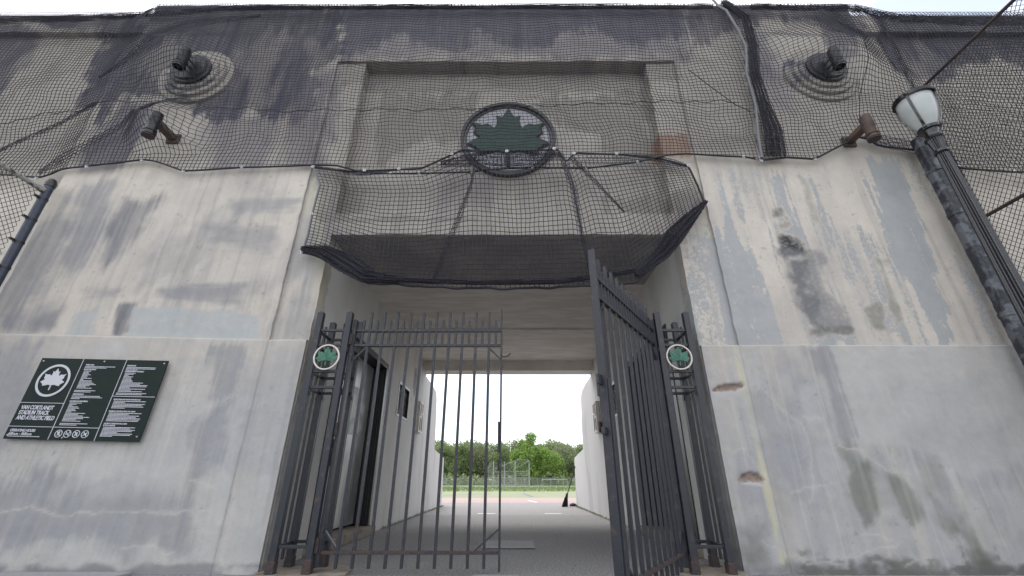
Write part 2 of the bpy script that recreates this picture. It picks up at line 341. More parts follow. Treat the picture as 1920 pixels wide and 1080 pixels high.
LOW = [
 ([(-80,650),(78,648),(50,760),(10,840),(-80,860)], SMEAR*1.15, .7, .06, .10, .7),
 ([(140,650),(250,650),(235,670),(130,670)], LIGHT, .7, .04, .04, 0),
 ([(405,655),(465,650),(440,735),(395,750)], SMEAR, .65, .03, .06, .6),
 ([(368,790),(435,755),(425,870),(390,900),(345,920)], SMEAR*1.05, .75, .04, .06, .3),
 ([(440,680),(560,665),(540,800),(520,900),(430,880)], SMEAR*1.25, .45, .08, .12, .3),
 ([(-80,900),(120,890),(360,930),(350,1045),(-120,1030)], SMEAR*1.1, .8, .06, .14, .9),
 ([(150,860),(350,870),(350,925),(120,930)], LIGHT*1.05, .5, .08, .1, 0),
 ([(380,1010),(480,980),(470,1050),(350,1050)], LIGHT*.9, .5, .06, .1, .4),
 # right
 ([(1520,648),(1925,650),(1960,760),(1960,860),(1890,870),(1885,885),(1800,895),(1760,860),(1700,838),(1572,835),(1545,735)], LIGHT, .75, .02, .05, 0),
 ([(1545,648),(1500,650),(1550,730),(1572,830),(1600,838),(1560,700)], SMEAR*.9, .65, .03, .05, .5),
 ([(1685,800),(1770,795),(1880,800),(1885,870),(1760,850),(1690,838)], BLUEG*1.12, .7, .05, .05, 0),
 ([(1730,700),(1830,720),(1840,790),(1740,780)], BLUEG*1.15, .4, .08, .1, 0),
 ([(1590,865),(1625,870),(1650,930),(1665,965),(1620,985),(1590,930)], OLIVE*.85, .8, .03, .08, .3),
 ([(1560,830),(1600,840),(1625,880),(1590,890)], OLIVE*.9, .6, .03, .05, .2),
 ([(1665,895),(1690,905),(1722,965),(1705,985),(1680,950)], OLIVE*.85, .75, .03, .06, .3),
 ([(1745,930),(1765,940),(1800,1000),(1780,1010)], OLIVE*.85, .7, .03, .06, .3),
 ([(1785,930),(1800,950),(1845,1050),(1830,1060),(1800,1000)], OLIVE*.85, .7, .03, .07, .3),
 ([(1720,860),(1750,860),(1770,920),(1740,930)], OLIVE*1.2, .5, .05, .06, .3),
 ([(1770,880),(1785,882),(1800,925),(1790,925)], LIGHT*1.1, .6, .02, .03, .3),
 ([(1830,1035),(1850,1040),(1870,1080),(1840,1085)], OLIVE*.7, .8, .03, .06, 0),
 ([(1660,1050),(1700,1050),(1710,1085),(1670,1090)], OLIVE*.7, .8, .03, .06, 0),
 ([(1390,1000),(1430,990),(1440,1060),(1400,1070)], OLIVE*.7, .7, .06, .08, 0),
 ([(1490,740),(1520,735),(1530,860),(1500,860)], LIGHT, .35, .05, .08, .4),
]
TOPS = [
 ([(20,-40),(560,-40),(640,30),(640,110),(600,130),(590,200),(560,235),(470,210),(400,230),(330,180),(230,185),(180,230),(150,180),(90,178),(150,140),(125,135),(180,48),(60,40)], NAVY, .97, .03, .16, 1.3),
 ([(-200,-40),(60,40),(0,120),(-80,230),(-300,200)], NAVY, .85, .04, .10, .9),
 ([(240,190),(300,200),(240,300),(180,380),(110,380),(170,260)], NAVY*1.3, .8, .05, .10, 1.0),
 ([(390,200),(520,210),(500,330),(380,330)], NAVY*1.6, .5, .08, .14, 1.4),
 ([(540,150),(640,120),(600,330),(520,330)], NAVY*1.4, .7, .06, .12, 1.2),
 ([(640,-40),(1290,-40),(1290,60),(1200,95),(1110,50),(980,100),(900,60),(860,110),(740,60),(700,90),(640,115)], NAVY, .85, .04, .14, 1.0),
 ([(640,-40),(1300,-40),(1300,112),(640,112)], NAVY*1.6, .55, .05, .2, .7),
 ([(1290,-40),(1420,-40),(1540,-40),(1640,30),(1620,60),(1500,40),(1400,40),(1330,70),(1290,110)], NAVY, .85, .04, .12, 1.2),
 ([(1530,-40),(1600,30),(1600,160),(1550,140)], NAVY*1.2, .7, .04, .10, .8),
 ([(1620,-40),(2100,-40),(2200,60),(2000,120),(1900,90),(1830,100),(1790,130),(1730,125),(1700,110),(1665,60)], NAVY, .95, .03, .10, 1.0),
 ([(1400,110),(1480,110),(1490,220),(1440,200)], NAVY*2, .35, .07, .12, 1.0),
 ([(1380,60),(1440,60),(1460,150),(1400,140)], NAVY*1.6, .5, .06, .10, 1.0),
 ([(1290,120),(1400,120),(1400,300),(1310,300)], TAN*.7, .5, .08, .12, .8),
]
BAY = [
 ([(700,150),(890,160),(870,200),(850,250),(780,240),(700,300)], TAN*.58, .75, .06, .10, .6),
 ([(1000,170),(1215,150),(1235,300),(1160,290),(1120,230),(1010,190)], TAN*.58, .75, .06, .10, .6),
 ([(640,110),(1290,110),(1290,150),(640,150)], TAN*.5, .5, .05, .05, 0),
 ([(1232,245),(1290,250),(1300,290),(1240,290)], RUSTY, .7, .03, .04, .2),
 ([(1150,350),(1290,345),(1290,400),(1150,400)], TAN*.5, .6, .06, .1, .4),
 ([(600,330),(680,335),(660,400),(600,420)], TAN*.55, .5, .06, .1, .4),
 ([(620,404),(900,404),(900,412),(620,416)], TAN*.6, .6, .03, .04, 0),
]
CRACKS = [[(1440,740),(1470,775),(1500,800),(1520,860),(1525,950)], [(1565,838),(1615,850),(1650,878),(1678,885),(1700,893)], [(1672,845),(1680,882)], [(1490,925),(1530,915),(1560,905)], [(1430,1015),(1480,1045),(1530,1062)], [(1585,1050),(1640,1035),(1680,1025)], [(1700,1060),(1750,1045)],
 [(0,965),(60,955),(110,970),(160,965),(240,963),(400,960)], [(215,1028),(290,1030),(330,1045)], [(355,905),(400,915)], [(1610,1003),(1640,1010),(1665,1015)], [(1330,840),(1400,850),(1430,905)], [(1500,780),(1540,790)]]
HOLES = [[(1336,735),(1345,725),(1392,720),(1394,727),(1380,735),(1342,738)], [(1385,905),(1388,893),(1405,887),(1420,890),(1434,903),(1430,908),(1400,906)]]
HALO = [[(1336,742),(1392,733),(1385,745),(1365,752),(1345,748)], [(1386,908),(1434,908),(1428,914),(1390,912)]]
def paint(x, z):
    x = x.astype(float); z = z.astype(float); n = len(x)
    c = np.zeros((n, 3)); led = ledge(x); up = z > led; topz = 4.3
    nA = fbm(x * 1.6, z * .9, 3); nS = fbm(x * 11, z * .55, 9); nB = fbm(x * 5, z * 5, 17, 5); nH = fbm(x * .8, z * 9, 31); nS2 = fbm(x * 30, z * 1.2, 41, 3)
    c[:] = CREAM
    tn = np.maximum(ss(4.0, 4.8, z), (np.abs(x) < 2.12) * (z > 3.2) * .97)[:, None]; c = c * (1 - tn) + TAN * tn
    c *= (.90 + .2 * nA)[:, None]
    low = ~up; base = np.where((x < 0)[:, None], LIGHT * .93, BLUEG * 1.13); lm = np.clip((x - 2.0) / .6, 0, 1)[:, None]
    c = np.where(low[:, None], base * (.80 + .16 * nA + .22 * nS + .08 * nS2)[:, None] * (1 + (nH - .5)[:, None] * np.array((.10, .05, -.06))), c)
    dg = x - z * .25
    f = ss(.50, .72, fbm(dg * 2.4, z * 1.0, 120, 5)) * .42 * (.5 + nS) * ss(4.5, 4.2, z) * np.where(low, .7, np.where(x < 0, 1, .55)); c = c * (1 - f[:, None]) + SMEAR * f[:, None]
    f = ss(.45, .75, fbm(x * 6, z * .5, 161, 4)) * .38 * low; c = c * (1 - f[:, None]) + CREAM * .86 * f[:, None]
    f = ss(.52, .60, fbm(x * 1.7, z * 1.9, 131, 5)) * .40 * low; c = c * (1 - f[:, None]) + LIGHT * 1.02 * f[:, None]
    f = ss(.60, .66, fbm(x * 2.6, z * 1.4, 141, 5)) * .30 * low * (x > 0); c = c * (1 - f[:, None]) + np.array((.30, .31, .345)) * f[:, None]
    f = ss(.55, .72, fbm(x * 15, z * .42 + 3, 181, 4)) * .34 * ss(4.5, 4.2, z) * ss(.1, .8, z) * (.4 + .9 * nA); c = c * (1 - f[:, None]) + np.array((.27, .27, .265)) * f[:, None]
    f = ss(.60, .74, fbm(x * 22, z * .5 + 9, 191, 3)) * .35 * ss(4.5, 4.2, z); c = c * (1 - f[:, None]) + CREAM * 1.05 * f[:, None]
    f = ss(.80, .88, vn(x * 21, z * 17, 151) * .6 + vn(x * 55, z * 50, 153) * .4) * .35 * ss(4.5, 4.2, z); c = c * (1 - f[:, None]) + OLIVE * .8 * f[:, None]
    f = low * ss(.75, 0, led - z + (nB - .5) * .9 + (nS - .5) * .7) * .6; c = c * (1 - f[:, None]) + CREAM * .9 * f[:, None]
    def lay(lst, sel, kk=1.0, sk=1.0):
        nonlocal c
        for poly, colr, st, soft, na, streak in lst:
            streak = streak * sk; pw = P(poly); xs = [p[0] for p in pw]; zs = [p[1] for p in pw]; m = .35
            s = sel & (x > min(xs) - m) & (x < max(xs) + m) & (z > min(zs) - m - .2) & (z < max(zs) + m)
            if not s.any(): continue
            d = sdf(pw, x[s], z[s])
            d = d + (nB[s] - .5) * na * 2.6 + ((nS[s] - .5) * streak * .5 + (nS2[s] - .5) * streak * .25 if streak > 0 else (nH[s] - .5) * -streak * .35)
            soft = soft * kk; md = ((.78 + .32 * nS2[s]) if lst is TOPS else (.62 + .62 * nS2[s])) if streak > 0 else (.6 + .7 * nH[s]); md = md * (.8 + .35 * nS[s]) if kk > 1.4 else md
            f = (ss(-soft, soft, d) * st * md.clip(0, 1.05) * (ss(4.12, 4.35, z[s]) * (.66 + .6 * ss(.32, .62, fbm(x[s] * 2.6, z[s] * .8, 171, 5) + .12 * ss(6.6, 7.3, z[s]))).clip(0, 1) if lst is TOPS else 1))[:, None].clip(0, 1)
            c[s] = c[s] * (1 - f) + colr * f
    lay(UP, up & (x < 0), 1.9, .7); lay(LOW, low, 1.5, .6); lay(TOPS, z > 3.9, 2.0, .42); lay(BAY, (z > 3.5) & (np.abs(x) < 2.5))
    fl = np.zeros(n)
    s = up & (x > 1.9) & (z < 4.9)
    if s.any():
        f = np.full(s.sum(), .12)
        for poly, st in UPR_FLAKE:
            d = sdf(P(poly), x[s], z[s]) + (nB[s] - .5) * .16 + (nS[s] - .5) * .34 + (nS2[s] - .5) * .16
            f = np.maximum(f, ss(-.12, .10, d) * st)
        fl[s] = f + (nS[s] - .5) * .6 + (nS2[s] - .5) * .25
    s2 = up & (x < 0) & (x > -5.4) & (z < 4.2); fl[s2] = 0.0
    fl = np.where(s, np.maximum(fl, .03), 0) * ss(4.9, 4.3, z)
    # bring dark stains above the flakes: stored in paint and lowering the flake field
    if s.any():
        for poly, colr, st, soft, na, streak in UPR_D:
            pw = P(poly); d = sdf(pw, x, z) + (nB - .5) * na * 3 + (nS - .5) * streak * .3; f = ss(-soft, soft, d) * st * s * (.6 + .8 * vn(x * 45, z * 45, 5)).clip(0, 1)
            c = c * (1 - f[:, None]) + colr * f[:, None]; fl = np.where(f > .12, 0, fl)
    # yellowed joint beside the right groove, pale ledge lines, base dirt, cracks, holes
    g = np.abs(x - (XP - .05)) + (nB - .5) * .05
    f = ss(.055, .01, g) * (x > 0) * (z < 4.2) * (.28 + .75 * ss(.35, .65, fbm(x * 9, z * 3, 66))); c = c * (1 - f[:, None]) + YEL * f[:, None]
    g = np.abs(x + XP - .01) + (nB - .5) * .03; f = ss(.03, .01, g) * (x < 0) * (z < 4.2) * .3; c = c * (1 - f[:, None]) + SMEAR * f[:, None]
    g = np.abs(z - led - .0) + (nB - .5) * .04; f = ss(.03, .0, g) * .22; c = c * (1 - f[:, None]) + LIGHT * 1.1 * f[:, None]
    f = ss(.26, .12, z + (nB - .5) * .35) * .45 * (x < 0); c = c * (1 - f[:, None]) + LIGHT * f[:, None]
    nM = fbm(x * 3.2, z * 6, 88, 5); f = ss(.075, .02, z + (nB - .5) * .16) * .7 * ss(.35, .6, nM + .12); c = c * (1 - f[:, None]) + SMEAR * .72 * f[:, None]
    f = ss(.22, .02, z + (fbm(x * 9, z * 9, 77, 5) - .5) * .42) * .75 * (x > 0) * ss(.47, .56, nM); c = c * (1 - f[:, None]) + OLIVE * .55 * f[:, None]
    for k in CRACKS:
        pw = P(k); s = (x > min(p[0] for p in pw) - .1) & (x < max(p[0] for p in pw) + .1) & low
        if s.any():
            d = linedist(pw, x[s] + (nB[s] - .5) * .14, z[s] + (vn(x[s] * 14, z[s] * 14, 8) - .5) * .05); f = ((ss(.013, .002, d) * .38 + ss(.06, .0, d) * .12) * (.4 + nA[s]))[:, None]; c[s] = c[s] * (1 - f) + np.array((.56, .53, .50)) * f
    dep = np.zeros(n)
    for k, kk in zip(HOLES, HALO):
        s = (x > 2) & (x < 3) & (z < 1.9)
        if s.any():
            j = (vn(x[s] * 40, z[s] * 40, 3) - .5) * .02
            d = sdf(P(kk), x[s], z[s]) + j; f = ss(-.008, .008, d)[:, None]; c[s] = c[s] * (1 - f) + np.array((.48, .47, .46)) * f
            d = sdf(P(k), x[s], z[s]) + j; f = ss(-.006, .006, d)[:, None]; c[s] = c[s] * (1 - f) + np.array((.30, .235, .205)) * (.6 + .8 * vn(x[s] * 60, z[s] * 60, 2))[:, None] * f
            dep[s] = np.maximum(dep[s], ss(-.01, .02, d) * .03)
    return c.clip(.02, .8), fl, dep
STEP = .0155
def grid_mesh(name, grids, parent, material=None, step=STEP):
    """grids: (origin, u-vector, v-vector); each a finely divided rectangle"""
    V = []; Q = []; b = 0
    for o_, u, v, in grids:
        o_, u, v = map(np.array, (o_, u, v)); lu = np.linalg.norm(u); lv = np.linalg.norm(v)
        nu = max(1, int(lu / step)); nv = max(1, int(lv / step)); s, t = np.meshgrid(np.linspace(0, 1, nu + 1), np.linspace(0, 1, nv + 1))
        p = o_ + s.reshape(-1, 1) * u + t.reshape(-1, 1) * v; i = np.arange(nu * nv); r = i // nu; cc = i % nu; a = b + r * (nu + 1) + cc
        Q.append(np.stack([a, a + 1, a + nu + 2, a + nu + 1], 1)); V.append(p); b += len(p)
    V = np.concatenate(V); Q = np.concatenate(Q); x, y, z = V[:, 0], V[:, 1], V[:, 2]
    c, fl, dep = paint(x, z)
    W_ = V.copy(); W_[:, 1] += (fbm(x * 1.3, z * 1.3, 50) - .5) * .03 + (fbm(x * 14, z * 14, 60, 3) - .5) * .006 + np.where(np.abs(y) < .06, dep, 0)
    W_[:, 0] += (vn(y * 9, z * 9, 70) - .5) * .010 + (fbm(y * 30, z * 30, 71, 2) - .5) * .006; W_[:, 2] += np.where(z > .02, (vn(x * 9, y * 9, 80) - .5) * .008, 0)
    o = np_mesh(name, W_, Q, material or M_PL, parent, smooth=True); me = o.data
    a = me.attributes.new('paint', 'FLOAT_COLOR', 'POINT'); a.data.foreach_set('color', np.concatenate([c, np.ones((len(c), 1))], 1).astype(np.float32).ravel())
    a = me.attributes.new('flake', 'FLOAT', 'POINT'); a.data.foreach_set('value', fl.astype(np.float32))
    try: me.set_sharp_from_angle(angle=R(50))
    except Exception: pass
    return o
def fr(x0, x1, z0, z1, y): return ((x0, y, z0), (x1 - x0, 0, 0), (0, 0, z1 - z0))       # front face
def sd_(x, y0, y1, z0, z1): return ((x, y0, z0), (0, y1 - y0, 0), (0, 0, z1 - z0))       # side face
def hz(x0, x1, y0, y1, z): return ((x0, y0, z), (x1 - x0, 0, 0), (0, y1 - y0, 0))        # horizontal face
LZ_L0, LZ_L1, LZ_R = float(ledge(np.array(XL))), float(ledge(np.array(-XP))), 1.985
PY = .014    # plinth stands proud of the wall above
BY = .034   # bay set back from the pylons
RY = .21    # recessed panel
p1 = grid_mesh('pylon', [fr(XL, -XP, 0, Z_TOP, 0), sd_(-XP, 0, BY + .02, 0, Z_TOP), sd_(XL, 0, .4, 0, Z_TOP), hz(XL, -XP, 0, .5, Z_TOP)], bld)
p2 = grid_mesh('pylon', [fr(XP, XR, 0, Z_TOP, 0), sd_(XP, 0, BY + .02, 0, Z_TOP), sd_(XR, 0, .4, 0, Z_TOP), hz(XP, XR, 0, .5, Z_TOP)], bld)
tag(p1, 'broad left pylon smeared with grey brush marks'); tag(p2, 'broad right pylon with flaking grey paint and dark streaks')
def plinth(x0, x1, za, zb, y):
    o = grid_mesh('plinth', [fr(x0, x1, 0, 1, 0), hz(x0, x1, 0, .03, 1)], None)
    return o
def wedge_plinth(x0, x1, z0, z1, yw, proud):
    nu = int((x1 - x0) / STEP); V = []; 
    nv = int(2.0 / STEP); s, t = np.meshgrid(np.linspace(0, 1, nu + 1), np.linspace(0, 1, nv + 1)); s = s.ravel(); t = t.ravel()
    x = x0 + s * (x1 - x0); zt = z0 + s * (z1 - z0) - .004; z = t * zt; y = np.full_like(x, yw - proud)
    # top rows roll back into the wall
    xt = x0 + np.linspace(0, 1, nu + 1) * (x1 - x0); ztt = z0 + np.linspace(0, 1, nu + 1) * (z1 - z0)
    x = np.concatenate([x, xt]); z = np.concatenate([z, ztt + .004]); y = np.concatenate([y, np.full(nu + 1, yw + .03)])
    i = np.arange(nu * (nv + 1)); r = i // nu; c_ = i % nu; a = r * (nu + 1) + c_; Q = np.stack([a, a + 1, a + nu + 2, a + nu + 1], 1)
    V = np.stack([x, y, z], 1); c, fl, dep = paint(x, z - .012)
    V[:, 1] += (fbm(x * 1.3, z * 1.3, 50) - .5) * .03 + (fbm(x * 14, z * 14, 60, 3) - .5) * .007 + dep
    o = np_mesh('plinth', V, Q, M_PL, bld, smooth=True); me = o.data
    k = me.attributes.new('paint', 'FLOAT_COLOR', 'POINT'); k.data.foreach_set('color', np.concatenate([c, np.ones((len(c), 1))], 1).astype(np.float32).ravel())
    k = me.attributes.new('flake', 'FLOAT', 'POINT'); k.data.foreach_set('value', (fl * 0).astype(np.float32))
    return o
wedge_plinth(XL - .004, -XP + .004, LZ_L0, LZ_L1, 0, PY); wedge_plinth(-XP - .003, -XO - .002, LZ_L1, LZ_L1, BY, .045)
wedge_plinth(XP - .004, XR + .004, LZ_R, LZ_R, 0, PY); wedge_plinth(XO + .002, XP + .003, LZ_R, LZ_R, BY, .045)
for s in (-1, 1):
    a, b = sorted((s * XO, s * XP)); grid_mesh('pilaster', [fr(a, b, 0, Z_BAY, BY), sd_(s * XO, BY, RY + .02, 0, Z_BAY)], bld)
grid_mesh('parapet', [fr(-XP, XP, Z_BAY, Z_TOP, 0), hz(-XP, XP, 0, RY + .05, Z_BAY), hz(-XP, XP, 0, .5, Z_TOP)], bld)
grid_mesh('recessed_panel', [fr(-XO - .02, XO + .02, Z_LT - .1, Z_BAY, RY)], bld)
grid_mesh('lintel', [fr(-XO, XO, Z_CEIL, Z_LT, BY - .004), hz(-XO, XO, BY, RY + .02, Z_LT), hz(-XO, XO, BY, BY + .09, Z_CEIL + .002)], bld)
for s, x0, x1 in ((-1, -13.5, XL), (1, XR, 13.5)):
    ZC = zof(46, DW); g = [fr(x0, x1, 0, ZC, .20), fr(x0, x1, ZC, Z_TOP - .06, .12), hz(x0, x1, .12, .20, ZC), hz(x0, x1, .12, .5, Z_TOP - .06)]
    grid_mesh('wing_wall', g, bld, step=.03)
# building body, roof and tunnel
YE = 6.2
mb = MB(); mb.box(-13.5, 13.5, .42, YE - .05, Z_CEIL + .35, Z_TOP - .08); mb.build('roof_block', M_PL, bld)
for s in (-1, 1):
    mb = MB(); a, b = sorted((s * 2.9, s * 13.5)); mb.box(a, b, .42, YE, 0, Z_CEIL + .34); mb.build('building_core', M_WHITE, bld)
def holed(x, sgn, y0, y1, z0, z1, holes, depth):
    """tunnel side wall in the plane x, holes=(y0,y1,z0,z1) with reveals going outward"""
    m = MB(); ys = sorted({y0, y1, *[h[0] for h in holes], *[h[1] for h in holes]}); zs = sorted({z0, z1, *[h[2] for h in holes], *[h[3] for h in holes]})
    for a, b in zip(ys[:-1], ys[1:]):
        for c, d in zip(zs[:-1], zs[1:]):
            if any(h[0] <= a and b <= h[1] and h[2] <= c and d <= h[3] for h in holes): continue
            m.add([(x, a, c), (x, b, c), (x, b, d), (x, a, d)], [(0, 1, 2, 3)])
    for h in holes:
        X = x + sgn * depth
        for p in ([(x, h[0], h[2]), (x, h[0], h[3]), (X, h[0], h[3]), (X, h[0], h[2])], [(x, h[1], h[2]), (x, h[1], h[3]), (X, h[1], h[3]), (X, h[1], h[2])],
                  [(x, h[0], h[2]), (x, h[1], h[2]), (X, h[1], h[2]), (X, h[0], h[2])], [(x, h[0], h[3]), (x, h[1], h[3]), (X, h[1], h[3]), (X, h[0], h[3])]): m.add(p, [(0, 1, 2, 3)])
    return m
DY0, DY1, DZ0, DZ1 = .85, 2.92, .11, 2.50
WY0, WY1, WZ0, WZ1 = 3.78, 4.66, 1.80, 2.42
M_TW = mat('tunnel_wall_paint', (.60, .59, .575), .8, scale=1.7, col2=(.45, .45, .45), thr=(.50, .72), bump=.6, bscale=28, detail=9, stretch=(1, 1, .35))
for s in (-1, 1):
    holed(s * XO, s, RY, YE, 0, Z_CEIL + .01, [(DY0, DY1, DZ0, DZ1), (WY0, WY1, WZ0, WZ1)], .42).build('tunnel_wall', M_TW, bld, fix=False)
mb = MB(); mb.box(-XO, XO, 1.42, 3.4, Z_CEIL + .001, Z_CEIL + .3); mb.box(-XO, XO, 3.4, 4.25, Z_CEIL - .03, Z_CEIL + .3); mb.box(-XO, XO, 4.25, YE - .42, Z_CEIL, Z_CEIL + .3); mb.box(-XO, XO, 3.6, 4.2, Z_CEIL - .028, Z_CEIL)
mb.build('tunnel_ceiling', M_CEIL, bld)
mb = MB(); mb.box(-XO, XO, BY + .06, 1.42, Z_CEIL, Z_CEIL + .3); tag(mb.build('front_soffit', mat('dark_soffit', (.25, .235, .225), .9, scale=2.5, col2=(.33, .31, .29), thr=(.4, .65), bump=.4, bscale=30, detail=8), bld), 'dark soffit at the mouth of the tunnel')  # front ceiling strip in a darker colour than the tunnel ceiling
mb = MB(); mb.box(-XO, XO, YE - .42, YE, Z_CEIL - .235, Z_CEIL + .3); mb.build('end_beam', M_CEIL, bld, bevel=.01)
# tunnel doors
for s, m_, lab in ((-1, M_DOOR, 'scuffed grey metal door in a deep black frame'), (1, M_BLACK, 'black steel door behind the open gate leaf')):
    X = s * (XO + .20)
    fm = MB()
    a, b = sorted((s * (XO - .012), s * (XO + .40)))
    fm.box(a, b, DY1 - .07, DY1 + .012, DZ0 + .002, DZ1 + .02); fm.box(a, b, DY0 - .012, DY0 + .07, DZ0 + .002, DZ1 + .02); fm.box(a, b, DY0 + .07, DY1 - .07, DZ1 - .07, DZ1 + .018)
    for i in range(5):
        c_ = XO + .03 + i * .036; a_, b_ = sorted((s * c_, s * (c_ + .02))); fm.box(a_, b_, DY1 - .09, DY1 - .069, DZ0 + .02, DZ1 - .07)
    f = fm.build('door_frame', M_BLACK, bld, bevel=.004)
    a, b = sorted((X, X + s * .05)); d = MB(); d.box(a, b, DY0 + .072, DY1 - .092, DZ0 + .03, DZ1 - .075); door = d.build('door', m_, bld, bevel=.006); tag(door, lab)
    a, b = sorted((X - s * .012, X - s * .001))
    if s < 0:
        n = MB(); n.box(a, b, 2.05, 2.62, 1.32, 1.98); n.build('notice_panel', mat('worn_notice', (.55, .55, .55), .45, scale=5, col2=(.30, .31, .33), thr=(.45, .6)), door, bevel=.003)
        n = MB(); n.box(X - s * .0002, X + .014, 1.10, 1.32, .90, 1.22) if s > 0 else n.box(X + .001, X + .05, 1.55, 1.78, .88, 1.20); n.build('lock_cover', M_BLACK, door, bevel=.006)
        n = MB(); n.box(X + .052, X + .064, 1.50, 1.62, 1.02, 1.09); n.build('handle', M_STEEL, door)
        for zz in (1.62,): 
            n = MB(); n.box(X + .001, X + .012, 1.0, 1.4, 1.3, 2.1); n.build('kick_panel', m_, door)
    a, b = sorted((s * (XO - .10), s * (XO + .42))); st = MB(); st.box(a, b, DY0 - .05, DY1 + .05, .001, DZ0 + .001); st.build('door_step', M_PAD, bld, bevel=.012)
    # small grilled window
    g = MB(); X2 = s * (XO + .06)
    for k in range(7):
        y = WY0 + .07 + k * .12; g.tube([(X2 + random.uniform(-.01, .01), y + random.uniform(-.05, .05) * (j % 2) + .02 * math.sin(j * 2 + k), WZ0 + .02 + j * .145) for j in range(5)], .008, 6)
    for z in (WZ0 + .12, WZ1 - .12): g.tube([(X2, WY0, z), (X2, WY1, z)], .009, 6)
    fw = MB(); a, b = sorted((s * (XO - .006), s * (XO + .05)))
    fw.box(a, b, WY0 - .01, WY0 + .04, WZ0, WZ1); fw.box(a, b, WY1 - .04, WY1 + .01, WZ0, WZ1); fw.box(a, b, WY0 + .04, WY1 - .04, WZ1 - .04, WZ1 + .01); fw.box(a, b, WY0 + .04, WY1 - .04, WZ0 - .01, WZ0 + .04)
    win = fw.build('window', M_BLACK, bld); g.build('window_grille', M_SILV, win)
    a, b = sorted((s * (XO + .35), s * (XO + .38))); k = MB(); k.box(a, b, WY0, WY1, WZ0, WZ1); k.build('window_back', M_BLACK, win)
    # peeled plaster above the meter box
    pe = MB(); rr = random.Random(4 + s)
    poly = [(5.05 + .16 * math.cos(t) * rr.uniform(.5, 1.25), 2.70 + .30 * math.sin(t) * rr.uniform(.7, 1.2)) for t in [i * math.pi / 9 for i in range(18)]]
    Mx = Matrix(((0, 1, 0, 0), (1, 0, 0, 0), (0, 0, 1, 0), (0, 0, 0, 1)))
    xa, xb = sorted((s * (XO - .003), s * (XO + .01))); pe.plate(poly, xa, xb, Mx); pe.build('peeled_plaster', M_PAD if s > 0 else M_PAVE, bld)
# gutter stripe of open walls beyond the tunnel
for s in (-1, 1):
    xi = 2.06; a, b = sorted((s * xi, s * (xi + .35)))
    Mx = Matrix(((0, 1, 0, 0), (1, 0, 0, 0), (0, 0, 1, 0), (0, 0, 0, 1)))
    arc = [(8.15 - .35 + .35 * math.sin(t), 3.0 - .35 * (1 - math.cos(t)) + .02) for t in [i * math.pi / 2 / 6 for i in range(7)]]
    poly = [(YE + .001, 0), (YE + .001, 3.10), (7.2, 3.07)] + arc + [(8.3, 1.95), (8.32, 1.50), (9.4, 1.42), (10.15, 1.36), (10.2, 1.30), (10.3, 0)]
    m = MB(); m.plate(poly, a, b, Mx); o = m.build('ramp_wall', M_TW, None, bevel=.015)
    tag(o, ('left' if s < 0 else 'right') + ' white stepped wall beyond the tunnel' + (' behind the closed gate leaf' if s < 0 else ' where the broom leans'), 'wall', 'stepped walls beyond the tunnel')
# round park emblem on the recessed panel
ec = W(952, 262); EX, EZ = at(953, 262, DW + RY).x, at(953, 262, DW + RY).z; ER = .41 * 172 / 109
e = MB(); M0 = Matrix.Translation((EX, 0, EZ))
e.ring((0, 0), ER, .045, RY - .06, RY + .02, 56, M0); e.ring((0, 0), ER - .065, .016, RY - .035, RY + .02, 56, M0); emb = e.build('round_emblem', M_EMBR, bld, bevel=.005)
e = MB(); e.plate([((ER - .03) * math.cos(t) + EX, (ER - .03) * math.sin(t) + EZ) for t in [i * math.pi / 24 for i in range(48)]], RY - .012, RY + .02); e.build('emblem_disc', M_EMBW, emb)
e = MB(); e.plate(leafpoly(EX, EZ - .02, .575), RY - .030, RY - .012); e.build('emblem_leaf_edge', M_RUST, emb)
e = MB(); e.plate(leafpoly(EX, EZ - .025, .535), RY - .045, RY - .030); e.build('emblem_leaf', M_DGREEN, emb)
